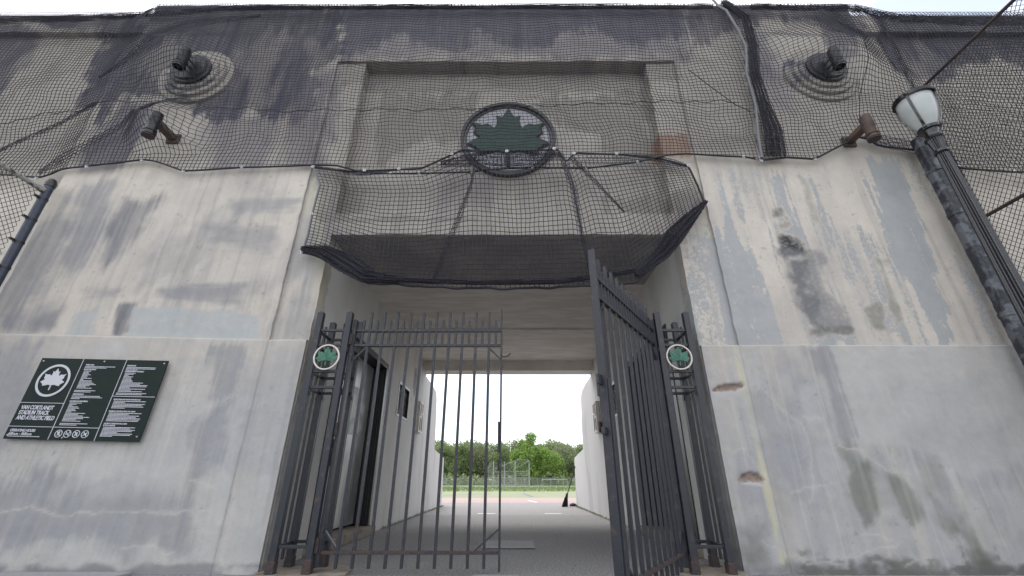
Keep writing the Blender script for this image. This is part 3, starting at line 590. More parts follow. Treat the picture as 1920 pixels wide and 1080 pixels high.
# stepped medallions
def px_grid_disc(cx, cz, rr):
    prof = [(rr, 0.02), (rr, -.035), (rr * .985, -.042), (rr * .84, -.040), (rr * .83, -.030), (rr * .82, -.030), (rr * .81, -.075), (rr * .795, -.082), (rr * .69, -.080), (rr * .68, -.07), (rr * .67, -.07), (rr * .66, -.108), (rr * .645, -.115), (.001, -.115)]
    m = MB(); M_ = Matrix.Translation((cx, 0, cz)) @ Matrix.Rotation(R(90), 4, 'X')
    m.lathe([(r, -z) for r, z in prof], 56, M=M_); return m
M_MED = mat('stained_medallion', (.33, .31, .285), .9, scale=3, col2=(.13, .13, .15), thr=(.52, .62), bump=.3, detail=8)
FIX = []
for s, px, py in ((-1, 369, 194), (1, 1541, 190)):
    c = (W(px, 150)[0], W(px, py)[1] + .50); med = px_grid_disc(c[0], c[1], .51).build('medallion', M_MED, bld, smooth=True)
    t = thing('floodlight', (c[0], -.117, c[1]), ('left' if s < 0 else 'right') + ' short black can light standing off a stepped round medallion under the net', 'light fixture', 'can lights on the medallions')
    m = MB(); Mr = Matrix.Rotation(R(90), 4, 'X'); m.lathe([(.270, -.001), (.275, .03), (.265, .04), (.235, .042), (.225, .065), (.05, .066), (.001, .066)], 36, M=Mr); m.build('base_plate', M_BLACK, t, smooth=True)
    zc0 = (zof(130, 3.93) + zof(98, 3.93)) / 2 - c[1]
    for dx in (-.04, .04):
        for dz in (-.05, .05): m = MB(); m.tube([(dx, -.06, zc0 + dz), (dx, -.15, zc0 + dz)], .009, 6); m.build('stand_off_rod', M_BLACK, t)
    m = MB(); m.lathe([(.045, .175), (.062, .17), (.070, .145), (.070, -.15), (.064, -.17), (.052, -.17), (.052, -.14), (.001, -.14)], 28, M=Matrix.Translation((0, -.19, zc0))); m.build('lamp_head', M_BLACK, t, smooth=True)
    m = MB()
    m.lathe([(.070, -.012), (.077, -.008), (.077, .008), (.070, .012)], 24, M=Matrix.Translation((0, -.19, zc0 - .14)))
    m.build('lens_band', M_BLACK, t, smooth=True)
    FIX.append((c[0], c[1] + zc0 + .10, .46, 1.25, 0))
# downlights on stub arms
for s, px, py, mt in ((-1, 327, 262, M_BLACK), (1, 1590, 268, M_RUSTP)):
    b0 = at(px, py, DW - .005); t = thing('downlight', b0, 'dark downlight draped by the net on the left pylon' if s < 0 else 'rusty brown downlight left uncovered beside the lamp post', 'light fixture', 'cylindrical downlights on stub arms')
    mt2 = M_RUSTP
    m = MB(); m.box(-.08, .08, -.03, 0, -.075, .075); m.build('wall_plate', mt2, t, bevel=.008)
    m = MB(); m.bar((0, -.03, 0), (0, -.29, .0), .10, .07); m.build('arm', mt2, t, bevel=.012)
    m = MB(); zt = .12; m.lathe([(.04, zt), (.06, zt - .015), (.064, zt - .06), (.064, zt - .19), (.058, zt - .2), (.056, zt - .27), (.066, zt - .28), (.066, zt - .30), (.056, zt - .305), (.056, zt - .325), (.068, zt - .33), (.068, zt - .355), (.05, zt - .36), (.05, zt - .34)], 24, M=Matrix.Translation((0, -.325, 0))); m.build('lamp_body', mt, t, smooth=True)
    m = MB(); m.lathe([(.064, zt - .362), (.066, zt - .375), (.001, zt - .376)], 24, M=Matrix.Translation((0, -.325, 0))); m.build('lens_ring', M_RUST, t, smooth=True)
    if s < 0: FIX.append((b0.x, b0.z + .04, .45, .66, 0))

# ================================================================ NETS
def pl_interp(poly, x):
    xs = [p[0] for p in poly]; zs = [p[1] for p in poly]; return np.interp(x, xs, zs)
BOT = [(-400, 318), (0, 325), (65, 330), (172, 318), (275, 306), (300, 309), (352, 328), (460, 321), (583, 316), (640, 318), (680, 331), (735, 333), (788, 333), (886, 330), (920, 324), (998, 321), (1096, 323), (1192, 312), (1250, 298), (1280, 296), (1388, 302), (1425, 308)]
BOTR = [(1420, 308), (1470, 303), (1520, 306), (1560, 285), (1607, 262), (1640, 282), (1725, 292), (1800, 314), (1905, 321), (2300, 318)]
def towall(poly): return sorted([tuple(W(*p)) for p in poly])
BW, BWR = towall(BOT), towall(BOTR)
SEAM = [W(1333, 4), W(1352, 40), W(1386, 110), W(1388, 155), W(1408, 215), W(1413, 260), W(1420, 306)]
def seam_x(z):
    s = sorted(SEAM, key=lambda p: p[1]); return np.interp(z, [p[1] for p in s], [p[0] for p in s])
def dropx(x): return .06 * np.where(x < 0, ss(5.45, 5.50, -x), ss(5.30, 5.35, x))
def net_off(x, z, zb, zt):
    """distance of the net in front of the pylon face"""
    zt = zt - dropx(x); tp = ss(zt, zt - .30, z)
    o = .008 + tp * (.03 + .03 * fbm(x * 1.1, z * 1.5, 90) + .012 * fbm(x * 4, z * 2.0, 91, 3))
    o = o + .10 * ss(4.2, 6.4, z) * ss(zt, zt - .6, z)
    wv = .5 + .5 * vn(x * 2.2, z * 2.2, 64)
    for fx, fz, h, r_, lean in FIX:
        dx = x - fx; dz = z - fz; dx = dx + lean * np.clip(-dz, 0, 1)
        d = np.hypot(dx / np.where(dx * fx > 0, 1.15, .85), dz / np.where(dz > 0, 1.25, .62)) / r_
        # straight ridges running from the fixture to the anchored edge
        ang = np.arctan2(dz, dx * np.sign(fx)); ridge = np.exp(-((ang + 2.55) / .16) ** 2) * .35 + np.exp(-((ang - 2.5) / .2) ** 2) * .25 + np.exp(-((ang - .5) / .2) ** 2) * .25
        o = np.maximum(o, h * np.clip(1.13 * (1 - d * (1 - ridge * .7)), 0, 1) ** 1.3 + .02)
    o = np.where(np.abs(x) > 5.4, o - .09 * ss(5.4, 5.8, np.abs(x)), o)
    return o * np.where(z < zt, 1, 1)
def net_node(x, z, zb, zt):
    y = -net_off(x, z, zb, zt)
    return y
def build_net(x0, x1, bottom, clip, cell, seed, parent, zt=Z_TOP + .006):
    nx = int((x1 - x0) / cell); nz = int((zt - 3.9) / cell) + 40
    xs = x0 + np.arange(nx) * cell; K = np.arange(nz)
    X, K2 = np.meshgrid(xs, K, indexing='ij'); Zg = zt - dropx(X) - K2 * cell; ZT = Zg[:, :1]
    zb = pl_interp(bottom, X)
    prevz = Zg + cell
    ok = prevz > zb + .35 * cell
    Z = np.maximum(Zg, zb)
    # slack: low frequency warping that vanishes at the anchored edges
    tt = ss(0, .5, Z - zb); ztn = zt; zt = zt - dropx(X)
    Xw = X + tt * (fbm(X * .9, Z * .9, seed) - .5) * .30 + tt * (fbm(X * 3, Z * 3, seed + 5) - .5) * .05 + (vn(X / cell, Z / cell, seed + 9) - .5) * cell * .08
    Zw = Z + tt * ss(zt, zt - .4, Z) * ((fbm(X * .8, Z * 1.0, seed + 2) - .5) * .30 + (fbm(X * 4, Z * 2, seed + 6) - .5) * .05) + (vn(X / cell, Z / cell, seed + 11) - .5) * cell * .08 * tt * ss(zt, zt - .2, Z)
    # pucker towards the anchors: sagging rows near the bottom
    zt = ztn; Y = net_node(Xw, Zw, zb, zt)
    if clip is not None: ok &= clip(Xw, Zw)
    # top rows roll over the parapet
    N_ = np.stack([Xw, Y, Zw], -1)
    A = []; B = []
    e = ok[1:, :] & ok[:-1, :]; A.append(N_[:-1][e]); B.append(N_[1:][e])
    e = ok[:, 1:] & ok[:, :-1]; A.append(N_[:, :-1][e]); B.append(N_[:, 1:][e])
    # part lying over the top of the parapet
    zl = N_[:, 0, :]; t1 = zl + np.array([0, .0, 0])
    for k in range(5):
        nn = zl.copy(); nn[:, 1] = zl[:, 1] + (k + 1) * cell * 1.6; nn[:, 2] = zl[:, 2] + .003
        e = ok[:, 0]; A.append(t1[e]); B.append(nn[e]); e2 = ok[1:, 0] & ok[:-1, 0]; A.append(nn[:-1][e2]); B.append(nn[1:][e2]); t1 = nn
    A = np.concatenate(A); B = np.concatenate(B); L = np.linalg.norm(A - B, axis=1); k = L < cell * 5; V, Q = wires(A[k], B[k], .0039); return np_mesh('mesh', V, Q, M_CORD, parent)
def hem(parent, pts, r=.012, m=M_HEM, name='hem_tape'):
    mbb = MB(); mbb.tube(pts, r, 8); return mbb.build(name, m, parent, smooth=True)
def fine(poly, n=6):
    o_ = []
    for a, b in zip(poly[:-1], poly[1:]):
        for k in range(n): o_.append(Vector(a).lerp(Vector(b), k / n))
    o_.append(Vector(poly[-1])); return o_
def washers(parent, pts, y=-.06):
    for p in pts:
        m = MB(); n = Vector(p)
        M_ = Matrix.Translation(n); m.ring((0, 0), .021, .013, -.008, .004, 14, M_); m.lathe([(.006, .0), (.006, .02), (.001, .021)], 8, M=M_ @ Matrix.Rotation(R(90), 4, 'X')); m.build('washer', M_STEEL, parent)
def on_net(px, py, extra=.012):
    x, z = W(px, py); y = float(-net_off(np.array([x]), np.array([z]), 0, Z_TOP)[0]); return Vector((x, y - extra, z))
netL = thing('debris_net', (0, 0, 0), 'wide black debris net over the left pylon and the leaf emblem', 'net', 'black debris nets on the facade')
netR = thing('debris_net', (0, 0, 0), 'black debris net over the right pylon, right of the grey seam rope', 'net', 'black debris nets on the facade')
build_net(-9.3, 4.6, BW, lambda x, z: x < seam_x(z), .0495, 100, netL)
build_net(1.3, 9.6, BWR, lambda x, z: x > seam_x(z) - .02, .0515, 140, netR)
hem(netL, [on_net(*p) for p in [(-400,318)]+[(px_, np.interp(px_, [q[0] for q in BOT], [q[1] for q in BOT])) for px_ in range(-300, 1421, 18)]], .011)
hem(netR, [on_net(*p) for p in [(px_, np.interp(px_, [q[0] for q in BOTR], [q[1] for q in BOTR])) for px_ in list(range(1420, 1600, 12)) + list(range(1600, 2300, 18))]], .013)
hem(netL, [on_net(x_, y_, .03) for x_, y_ in [(1333,5),(1343,22),(1352,40),(1372,78),(1386,110),(1388,133),(1388,155),(1400,190),(1408,215),(1411,240),(1413,260),(1418,290),(1421,306)]], .017, M_ROPE, 'seam_rope')
hem(netL, [on_net(x_, y_ + 2 * math.sin(x_ * .13) + 1.5 * math.sin(x_ * .05), .006) for x_, y_ in [(i, np.interp(i, [-60, 0, 70, 210, 330, 430, 560, 640, 850, 1010, 1200, 1280, 1390], [240, 232, 218, 203, 203, 215, 220, 217, 218, 210, 205, 203, 205])) for i in range(-60, 1391, 12)]], .0045, M_HEM, 'lacing_cord')
hem(netL, [on_net(x_, y_, .006) for x_, y_ in [(1283,148),(1300,160),(1320,175),(1345,192),(1370,208),(1400,220)]], .005, M_HEM, 'lacing_cord')
hem(netR, [on_net(x_, y_, .004) for x_, y_ in [(1583,60),(1590,100),(1594,150),(1600,190),(1602,240)]], .005, M_HEM, 'lacing_cord')
washers(netL, [on_net(*p) for p in [(65,331),(172,319),(275,307),(352,328),(460,321),(735,333),(788,333),(886,330),(998,321),(1096,323),(1192,312),(1388,302),(1387,155),(1408,222),(1419,303),(1421,309)]])
washers(netR, [on_net(*p) for p in [(1520,306),(1799,312),(1905,320)]])
# gathered folds: tightly bunched netting
def fold(parent, path, width, seed, layers=3, name='gathered_fold', cell=.011, depth=.05, m_=21):
    """path: list of (Vector centre, half width)"""
    pts = fine([p for p in path], 14); n = len(pts); ws = np.interp(np.linspace(0, 1, n), np.linspace(0, 1, len(width)), width)
    A = []; B = []; rr = np.random.default_rng(seed)
    for l in range(layers):
        u = np.linspace(-1, 1, m_); G = np.zeros((n, m_, 3))
        for i, p in enumerate(pts):
            d = (pts[min(i + 1, n - 1)] - pts[max(i - 1, 0)]).normalized(); sdv = d.cross(Vector((0, 1, 0))).normalized()
            for j in range(m_):
                q = p + sdv * (u[j] * ws[i]) + Vector((0, -1, 0)) * (depth * (.5 + .5 * math.sin(u[j] * 9 + l * 2 + i * .06)) + .012 * l)
                G[i, j] = q
        G += rr.normal(0, .0025, G.shape)
        A += [G[:-1].reshape(-1, 3), G[:, :-1].reshape(-1, 3)]; B += [G[1:].reshape(-1, 3), G[:, 1:].reshape(-1, 3)]
    V, Q = wires(np.concatenate(A), np.concatenate(B), .0028); return np_mesh(name, V, Q, M_CORD, parent)
fold(netR, [on_net(*p) for p in [(1352,12),(1385,60),(1398,110),(1402,160),(1422,215),(1440,260),(1446,302)]], [.05, .075, .065, .06, .07, .11, .12], 3, 3)
fold(netL, [on_net(*p) for p in [(70,322),(130,300),(190,272),(240,246),(272,226)]], [w_ * 1.7 for w_ in [.02, .045, .035, .03, .015]], 21, 1, 'wrinkle', depth=.012, m_=7)
fold(netL, [on_net(*p) for p in [(200,160),(260,132),(320,100),(360,84),(430,66),(500,50)]], [w_ * 1.7 for w_ in [.01, .03, .05, .05, .04, .01]], 22, 1, 'wrinkle', depth=.012, m_=7)
fold(netL, [on_net(*p) for p in [(-40,300),(40,262),(110,236),(200,205)]], [w_ * 1.7 for w_ in [.01, .02, .02, .01]], 23, 1, 'wrinkle', depth=.012, m_=7)
fold(netR, [on_net(*p) for p in [(1545,20),(1556,55),(1575,85),(1592,112)]], [w_ * 1.7 for w_ in [.03, .06, .05, .015]], 24, 1, 'wrinkle', depth=.012, m_=7)
fold(netR, [on_net(*p) for p in [(1640,60),(1665,110),(1690,165),(1712,215)]], [w_ * 1.7 for w_ in [.01, .02, .02, .01]], 25, 1, 'wrinkle', depth=.012, m_=7)
fold(netR, [on_net(*p) for p in [(1612,262),(1660,276),(1720,288),(1790,305)]], [w_ * 1.7 for w_ in [.03, .06, .06, .02]], 26, 1, 'wrinkle', depth=.012, m_=7)
fold(netL, [on_net(*p) for p in [(-60,52),(60,46),(250,36),(480,30),(700,27),(960,25),(1330,25)]], [.05, .05, .05, .04, .04, .04, .04], 4, 1, 'top_fold')
fold(netR, [on_net(*p) for p in [(1400,28),(1590,32),(1680,42),(1800,50),(2000,54)]], [.04, .05, .07, .09, .10], 5, 1, 'top_fold')
# entrance net, hanging as a bag from the lintel
TOPN = [(588, 314), (655, 322), (700, 320), (790, 316), (830, 298), (865, 282), (950, 285), (1045, 280), (1062, 304), (1078, 287), (1168, 290), (1240, 298), (1290, 312)]
BOTN = [(567, 474), (600, 482), (640, 505), (690, 530), (750, 534), (830, 539), (965, 541), (1060, 538), (1130, 533), (1190, 530), (1225, 500), (1262, 462), (1322, 384)]
LEFTN = [(588, 314), (600, 345), (588, 390), (577, 440), (567, 474)]; RIGHTN = [(1290, 312), (1308, 345), (1322, 384)]
netE = thing('entrance_net', (0, 0, 0), 'black net hanging as a bag under the lintel above the gate', 'net')
def arc_param(pl, n):
    p = np.array(pl, float); d = np.r_[0, np.cumsum(np.hypot(*np.diff(p, axis=0).T))]; t = np.linspace(0, d[-1], n); return np.stack([np.interp(t, d, p[:, 0]), np.interp(t, d, p[:, 1])], 1)
NU, NV = 92, 30
T_, B_, L_, R_ = arc_param(TOPN, NU), arc_param(BOTN, NU), arc_param(LEFTN, NV), arc_param(RIGHTN, NV)
def coons(NU, NV, T_, B_, L_, R_):
    u = np.linspace(0, 1, NU)[:, None, None]; v = np.linspace(0, 1, NV)[None, :, None]
    c = (1 - v) * T_[:, None] + v * B_[:, None] + (1 - u) * L_[None] + u * R_[None]
    c = c - ((1 - u) * (1 - v) * T_[0] + u * (1 - v) * T_[-1] + (1 - u) * v * B_[0] + u * v * B_[-1]); return c, u[..., 0], v[..., 0]
C_, U_, V_ = coons(NU, NV, T_, B_, L_, R_)
def netE_depth(u, v): return .05 + .30 * np.sin(math.pi * np.clip(v, 0, 1) ** .8) * np.sin(math.pi * u) ** .6 * .8 + .16 * v * np.sin(math.pi * u) ** .5
pl_ = .012 * np.sin(U_ * 43) * V_ + .02 * np.sin(U_ * 21 + 1) * V_ * (1 - V_) * 2
DD = DW - netE_depth(U_, V_) - pl_ * 1.5 - .06 * np.exp(-((U_ - .665) / .012) ** 2) * (.6 + .4 * (1 - V_)) - .04 * np.exp(-((U_ - .30 + .05 * V_) / .008) ** 2)
C_[..., 0] += 16 * (fbm(U_ * 5, V_ * 2, 33) - .5) * np.sin(math.pi * V_) * np.sin(math.pi * U_) + 5 * np.sign(.665 - U_) * np.exp(-np.abs(U_ - .665) / .03) * np.sin(math.pi * (V_ * .9 + .05)) * .9
C_[..., 1] += 14 * (fbm(U_ * 6, V_ * 2.5, 35) - .5) * np.sin(math.pi * V_)
def at_np(px, py, D):
    yc = (540 - py) / F; Y = CP - yc * SP; return np.stack([CX + (px - 960) / F / Y * D, D - DW, H + (SP + yc * CP) / Y * D], -1)
G = at_np(C_[..., 0], C_[..., 1], DD)
V, Q = wires(np.concatenate([G[:-1].reshape(-1, 3), G[:, :-1].reshape(-1, 3)]), np.concatenate([G[1:].reshape(-1, 3), G[:, 1:].reshape(-1, 3)]), .0044)
np_mesh('mesh', V, Q, M_CORD, netE)
hem(netE, [Vector(p) for p in G[:, 0]], .012); hem(netE, [Vector(p) + Vector((0, -.0, .004 * math.sin(i * 1.3) + .006 * math.sin(i * .7))) for i, p in enumerate(G[:, -1])], .014)
hem(netE, [Vector(p) for p in G[0, :]], .013, M_ROPE, 'edge_rope'); hem(netE, [Vector(p) for p in G[-1, :]], .012)
washers(netE, [Vector(G[i, 0]) + Vector((0, -.014, 0)) for i in (0, 12, 20, 33, 46, 57, 64, 74, 91)] + [Vector(G[0, -1]) + Vector((0, -.014, 0)), Vector(G[0, 16]) + Vector((0, -.014, 0)), Vector(G[-1, -1]) + Vector((0, -.014, 0))])
def gE(u, v): return Vector(G[int(u * (NU - 1)), int(v * (NV - 1))])
fold(netE, [gE(0, .98), gE(.05, .96), gE(.10, .96), gE(.16, .97), gE(.24, .99)], [.02, .07, .10, .07, .03], 8, 3, depth=.04)
fold(netE, [gE(.78, .99), gE(.85, .97), gE(.90, .96), gE(.95, .96), gE(1, .97)], [.03, .08, .10, .07, .02], 9, 3, depth=.04)
fold(netE, [gE(.05, .90), gE(.11, .93), gE(.2, .985)], [.03, .08, .02], 10, 3, depth=.03)
fold(netE, [gE(.43, .01), gE(.40, .25), gE(.37, .5), gE(.335, .75), gE(.31, .97)], [w_ * 1.25 for w_ in [.004, .012, .022, .022, .012]], 27, 1, 'crease', depth=.012, m_=8)
fold(netE, [gE(.655, .01), gE(.665, .3), gE(.672, .6), gE(.675, .97)], [w_ * 1.25 for w_ in [.03, .02, .014, .01]], 28, 1, 'crease', depth=.012, m_=8)
fold(netE, [gE(.33, .05), gE(.42, .08), gE(.55, .08), gE(.64, .05)], [.04, .11, .11, .04], 33, 2, 'bunched_flap', depth=.012, m_=9)
fold(netE, [gE(.70, .01), gE(.74, .25), gE(.79, .5)], [w_ * 1.25 for w_ in [.025, .018, .004]], 29, 1, 'crease', depth=.012, m_=8)
fold(netE, [gE(.0, .02), gE(.06, .03), gE(.13, .04), gE(.22, .03)], [w_ * 1.25 for w_ in [.01, .02, .02, .01]], 30, 1, 'crease', depth=.012, m_=8)
fold(netE, [gE(.86, .01), gE(.92, .03), gE(.97, .03), gE(1.0, .0)], [w_ * 1.25 for w_ in [.01, .035, .035, .01]], 31, 1, 'crease', depth=.012, m_=8)
fold(netE, [gE(.2, .985), gE(.4, .99), gE(.6, .99), gE(.8, .985)], [.018, .022, .02, .022], 11, 2, depth=.03)

# ================================================================ GATE COLUMNS
PX, PXI, YF, YB = 1.885, 1.585, -.10, .22
zbars = [zof(617.8, 4.07), zof(645.5, 4.07), zof(695, 4.07), zof(725, 4.07), zof(1026, 4.07)]
def column(s):
    t = thing('gate_column', (s * (PX + PXI) / 2, (YF + YB) / 2, 0), ('left' if s < 0 else 'right') + ' black square tube gate column with green leaf badge' + (' beside the closed leaf' if s < 0 else ' beside the open leaf'), 'gate post', 'gate columns')
    hx = (PX - PXI) / 2; hy = (YB - YF) / 2
    for sx in (-1, 1):
        for sy in (-1, 1):
            zt = 2.31; m = MB(); c = .03; x, y = sx * hx, sy * hy
            m.add([(x - c, y - c, .02), (x + c, y - c, .02), (x + c, y + c, .02), (x - c, y + c, .02), (x - c, y - c, zt - .012), (x + c, y - c, zt - .012), (x + c, y + c, zt - .012), (x - c, y + c, zt - .012), (x, y, zt + .008)],
                  [(3, 2, 1, 0), (0, 1, 5, 4), (1, 2, 6, 5), (2, 3, 7, 6), (3, 0, 4, 7), (4, 5, 8), (5, 6, 8), (6, 7, 8), (7, 4, 8)])
            post = m.build('post', M_IRON, t, bevel=.004)
            m = MB(); m.box(x - .036, x + .036, y - .036, y + .036, .021, .10 + .03 * random.random()); m.build('rusted_foot', M_RUST, post, bevel=.006)
            for z in (zbars[1] - .05, zbars[3] - .05, .14):
                m = MB(); m.box(x - s * 0 - .037, x + .037, y - .02, y + .02, z - .02, z + .02); m.build('weld_bracket', M_IRON, post)
    m = MB()
    for z in zbars:
        for sy in (-1, 1): m.bar((-hx, sy * hy - .0, z), (hx, sy * hy, z), .026, .026)
        for sx in (-1, 1): m.bar((sx * hx, -hy, z - .002), (sx * hx, hy, z - .002), .024, .024)
    m.build('crossbars', M_IRON, t, bevel=.003)
    for (x, y) in ((s * hx, 0), (0, hy)):
        m = MB(); m.box(x - .011, x + .011, y - .011, y + .011, .10, 2.20); m.build('picket', M_IRON, t, bevel=.003)
    zc = (zbars[1] + zbars[2]) / 2; y = -hy - .035
    m = MB(); m.ring((0, 0), .128, .014, y - .012, y + .008, 44, Matrix.Translation((0, 0, zc))); badge = m.build('leaf_badge', M_RING, t, bevel=.003)
    m = MB(); m.plate(leafpoly(0, zc + .002, .106), y - .008, y + .004); m.build('leaf', M_GREEN, badge)
    m = MB()
    for (x2, z2) in ((0, .8), (.2, .55), (-.2, .55), (.72, .40), (-.72, .40), (.80, -.1), (-.80, -.1), (.45, -.3), (-.45, -.3)):
        m.bar((0, y - .010, zc - .36 * .106), (x2 * .106, y - .010, zc + z2 * .106), .0035, .006)
    m.build('leaf_veins', M_GREEN, badge)
    return t
cl, cr = column(-1), column(1)
for s in (-1, 1):
    m = MB(); rr = random.Random(5 + s); pts = []
    for i in range(20):
        a = i * math.pi * 2 / 20; pts.append((s * 1.70 + (.40 + .05 * rr.random()) * math.cos(a) * (1.0 if s * math.cos(a) < 0 else .8), .05 + (.34 + .05 * rr.random()) * math.sin(a)))
    n = len(pts); m.add([(x, y, .001) for x, y in pts] + [(x * .997, y, .022) for x, y in pts], [tuple(range(n, 2 * n))] + [(i, (i + 1) % n, (i + 1) % n + n, i + n) for i in range(n)])
    tag(m.build('concrete_pad', M_PAD, None, bevel=.006), ('left' if s < 0 else 'right') + ' rust stained concrete pad under the gate column', 'footing', 'pads under the gate columns')

# ================================================================ GATE LEAVES
LG = 1.54
def gate(name, loc, rz, mir, label):
    t = thing(name, loc, label, 'gate', 'gate leaves', rz)
    r1, r2, rb = 2.12, 1.964, .165; ztop, zsh = 2.33, 2.235
    m = MB(); m.box(0, .034, -.034, .034, .06, 2.235); m.build('hinge_stile', M_IRON, t, bevel=.003)
    m = MB(); m.box(LG - .018, LG, -.028, .028, .03, ztop + .02); m.build('end_stile', M_IRON, t, bevel=.003)
    if mir:
        m = MB(); m.box(LG - .075, LG - .0185, -.040, .040, .04, 1.35); m.build('latch_casing', M_IRON, t, bevel=.006)
    sp = .137
    for k in range(1, 12):
        x = LG - k * sp
        if x < .05: break
        m = MB(); a = .0125
        m.box(x - a, x + a, -a, a, .05, ztop - .015); m.add([(x - a, -a, ztop - .0152), (x + a, -a, ztop - .0152), (x + a, a, ztop - .0152), (x - a, a, ztop - .0152), (x, 0, ztop)], [(0, 1, 4), (1, 2, 4), (2, 3, 4), (3, 0, 4)])
        m.build('picket', M_IRON, t, bevel=.002)
    for k in range(0, 11):
        x = LG - (k + .5) * sp
        if x < .05: break
        m = MB(); a = .0115; m.box(x - a, x + a, -a, a, r2, zsh); m.build('short_picket', M_IRON, t, bevel=.002)
    for z, nm in ((r1, 'top_rail'), (r2, 'middle_rail'), (rb, 'bottom_rail')):
        m = MB(); m.box(.034, LG - .018, -.018, .018, z - .013, z + .013); m.build(nm, M_RUST if z < 1 else M_IRON, t, bevel=.003)
    for a, b in (((.04, r2 - .15), (.17, r2 - .01)), ((LG - .02, r2 - .14), (LG - .15, r2 - .01)), ((.04, rb + .16), (.17, rb + .01)), ((LG - .02, rb + .17), (LG - .22, rb + .01))):
        m = MB(); m.bar((a[0], 0, a[1]), (b[0], 0, b[1]), .014, .026, up=(0, 1, 0)); m.build('corner_brace', M_IRON, t)
    for z in (2.02, 1.15, .22):
        m = MB(); m.tube([(-.012, -.03, z - .06), (-.012, -.03, z + .06)], .014, 10); m.box(-.04, .02, -.05, -.035, z - .055, z + .055); m.build('hinge', M_RUST, t)
    if mir:
        m = MB(); m.box(LG, LG + .075, -.015, .0, 1.30, 1.37); m.box(LG + .055, LG + .075, -.015, 0, 1.22, 1.299); m.build('latch', M_IRON, t, bevel=.004)
        m = MB(); m.box(LG, LG + .05, -.02, .005, .985, 1.03); m.build('latch', M_IRON, t, bevel=.004)
        m = MB(); m.box(LG - .085, LG + .02, -.045, -.041, 1.0, 1.07); m.build('strap', M_RUST, t, bevel=.003)
    else:
        m = MB(); m.box(LG - .035, LG - .019, -.035, .035, .95, 1.22); m.build('latch', M_IRON, t, bevel=.004)
        m = MB(); m.box(LG - .032, LG - .019, -.02, .02, .80, .88); m.build('padlock', M_IRON, t, bevel=.004)
        m = MB(); m.tube([(LG - .02, -.03, 1.86), (LG + .02, -.04, 1.835), (LG + .06, -.05, 1.845), (LG + .085, -.05, 1.87)], .007, 6); m.build('wire_tie', M_RUST, t)
    return t
gate('gate_leaf', (-1.548, -.05, 0), 0, False, 'closed black picket gate leaf hinged on the left column')
gr = gate('gate_leaf', (1.54, -.05, 0), math.atan2(-1.291, -.839), True, 'black picket gate leaf swung open towards the viewer')

# ================================================================ PARK SIGN
sg0 = at(11, 823, DW - .045); SW, SH = 1.275, .765
sign = thing('park_sign', (at(11, 823, 4.17).x, -PY - .045, at(11, 823, 4.17).z), 'dark green park information sign with white leaf logo', 'sign'); sign.rotation_euler = (0, R(1.3), 0)
m = MB(); m.box(0, SW, 0, .012, 0, SH); m.build('sign_board', M_SIGN, sign, bevel=.002)
m = MB()
for x, z in ((.03, SH - .03), (.64, SH - .022), (SW - .03, SH - .03), (.03, .035), (.55, .022), (SW - .035, .045)):
    m.lathe([(.008, 0), (.007, .004), (.001, .005)], 12, M=Matrix.Translation((x, -.0005, z)) @ Matrix.Rotation(R(90), 4, 'X'))
m.build('screws', M_STEEL, sign)
c1, c2 = .425, .858; y0, y1 = -.0035, -.0004; lw = .0048
m = MB(); m.box(c1 - lw / 2, c1 + lw / 2, y0, y1, .0, SH); m.box(c2 - lw / 2, c2 + lw / 2, y0, y1, 0, SH)
m.box(0, c1 - lw / 2, y0, y1, .327, .327 + lw); m.box(0, c2 - lw / 2 , y0 - .0006, y1, .110, .110 + lw); m.box(c2 + lw / 2, SW, y0, y1, .405, .405 + lw); m.build('rules', M_SIGNW, sign)
m = MB(); m.ring((.215, .545), .158, .021, y0, y1, 56); m.plate(leafpoly(.215, .545, .118), y0, y1); m.build('leaf_logo', M_SIGNW, sign)
def text(s, x, z, size, parent, name='lettering', squeeze=1.0, off=.0):
    cu = bpy.data.curves.new('t', 'FONT'); cu.body = s; cu.size = size; cu.offset = off; cu.extrude = .001; cu.space_character = .95
    o = bpy.data.objects.new('t', cu); col.objects.link(o); me = bpy.data.meshes.new_from_object(o); bpy.data.objects.remove(o)
    ob = bpy.data.objects.new(name, me); col.objects.link(ob); me.materials.clear(); me.materials.append(M_SIGNW); ob.parent = parent; ob.location = (x, -.0018, z); ob.rotation_euler = (R(90), 0, 0); ob.scale = (squeeze, 1, 1); return ob
for i, s in enumerate(('VAN CORTLANDT', 'STADIUM TRACK', 'AND ATHLETIC FIELD')): text(s, .035, .268 - i * .047, .052, sign, off=.0016, squeeze=.745)
text('OPERATING HOURS', .035, .066, .033, sign, off=.0009, squeeze=.82); text('6:00 a.m. – 10:00 p.m.', .035, .036, .033, sign, off=.0009, squeeze=.80)
def para(m_, x, z, n, wmax, lines, h=.0065, pitch=.0125, bullet=False):
    m = MB(); rr = random.Random(int(x * 1000 + z * 100 + lines))
    for i in range(lines):
        wd = wmax * n[i % len(n)]; xx = x; e = x + wd
        while xx < e:
            l = min(rr.uniform(.008, .030), e - xx); m.box(xx, xx + l, y0 + .001, y1, z - i * pitch - h, z - i * pitch); xx += l + .0035
    o_ = m.build('small_print', M_SIGNW, sign)
text('WELCOME', .47, .700, .0175, sign, off=.0007); para(0, .47, .692, [1, .72], .30, 2); text('RULES PROHIBIT', .47, .654, .0175, sign, off=.0007)
para(0, .478, .646, [.3, .22, .24, .34, .24, .22, .44, .12, .50, .52, .62, .72, .48, .36, .62], .24, 15, pitch=.0118); para(0, .47, .457, [.78, .62], .26, 2)
text('BIENVENIDOS', .47, .412, .0175, sign, off=.0007); para(0, .47, .404, [.96, 1.06, .3], .28, 3); text('LAS REGLAS PROHÍBEN', .47, .346, .0175, sign, off=.0007)
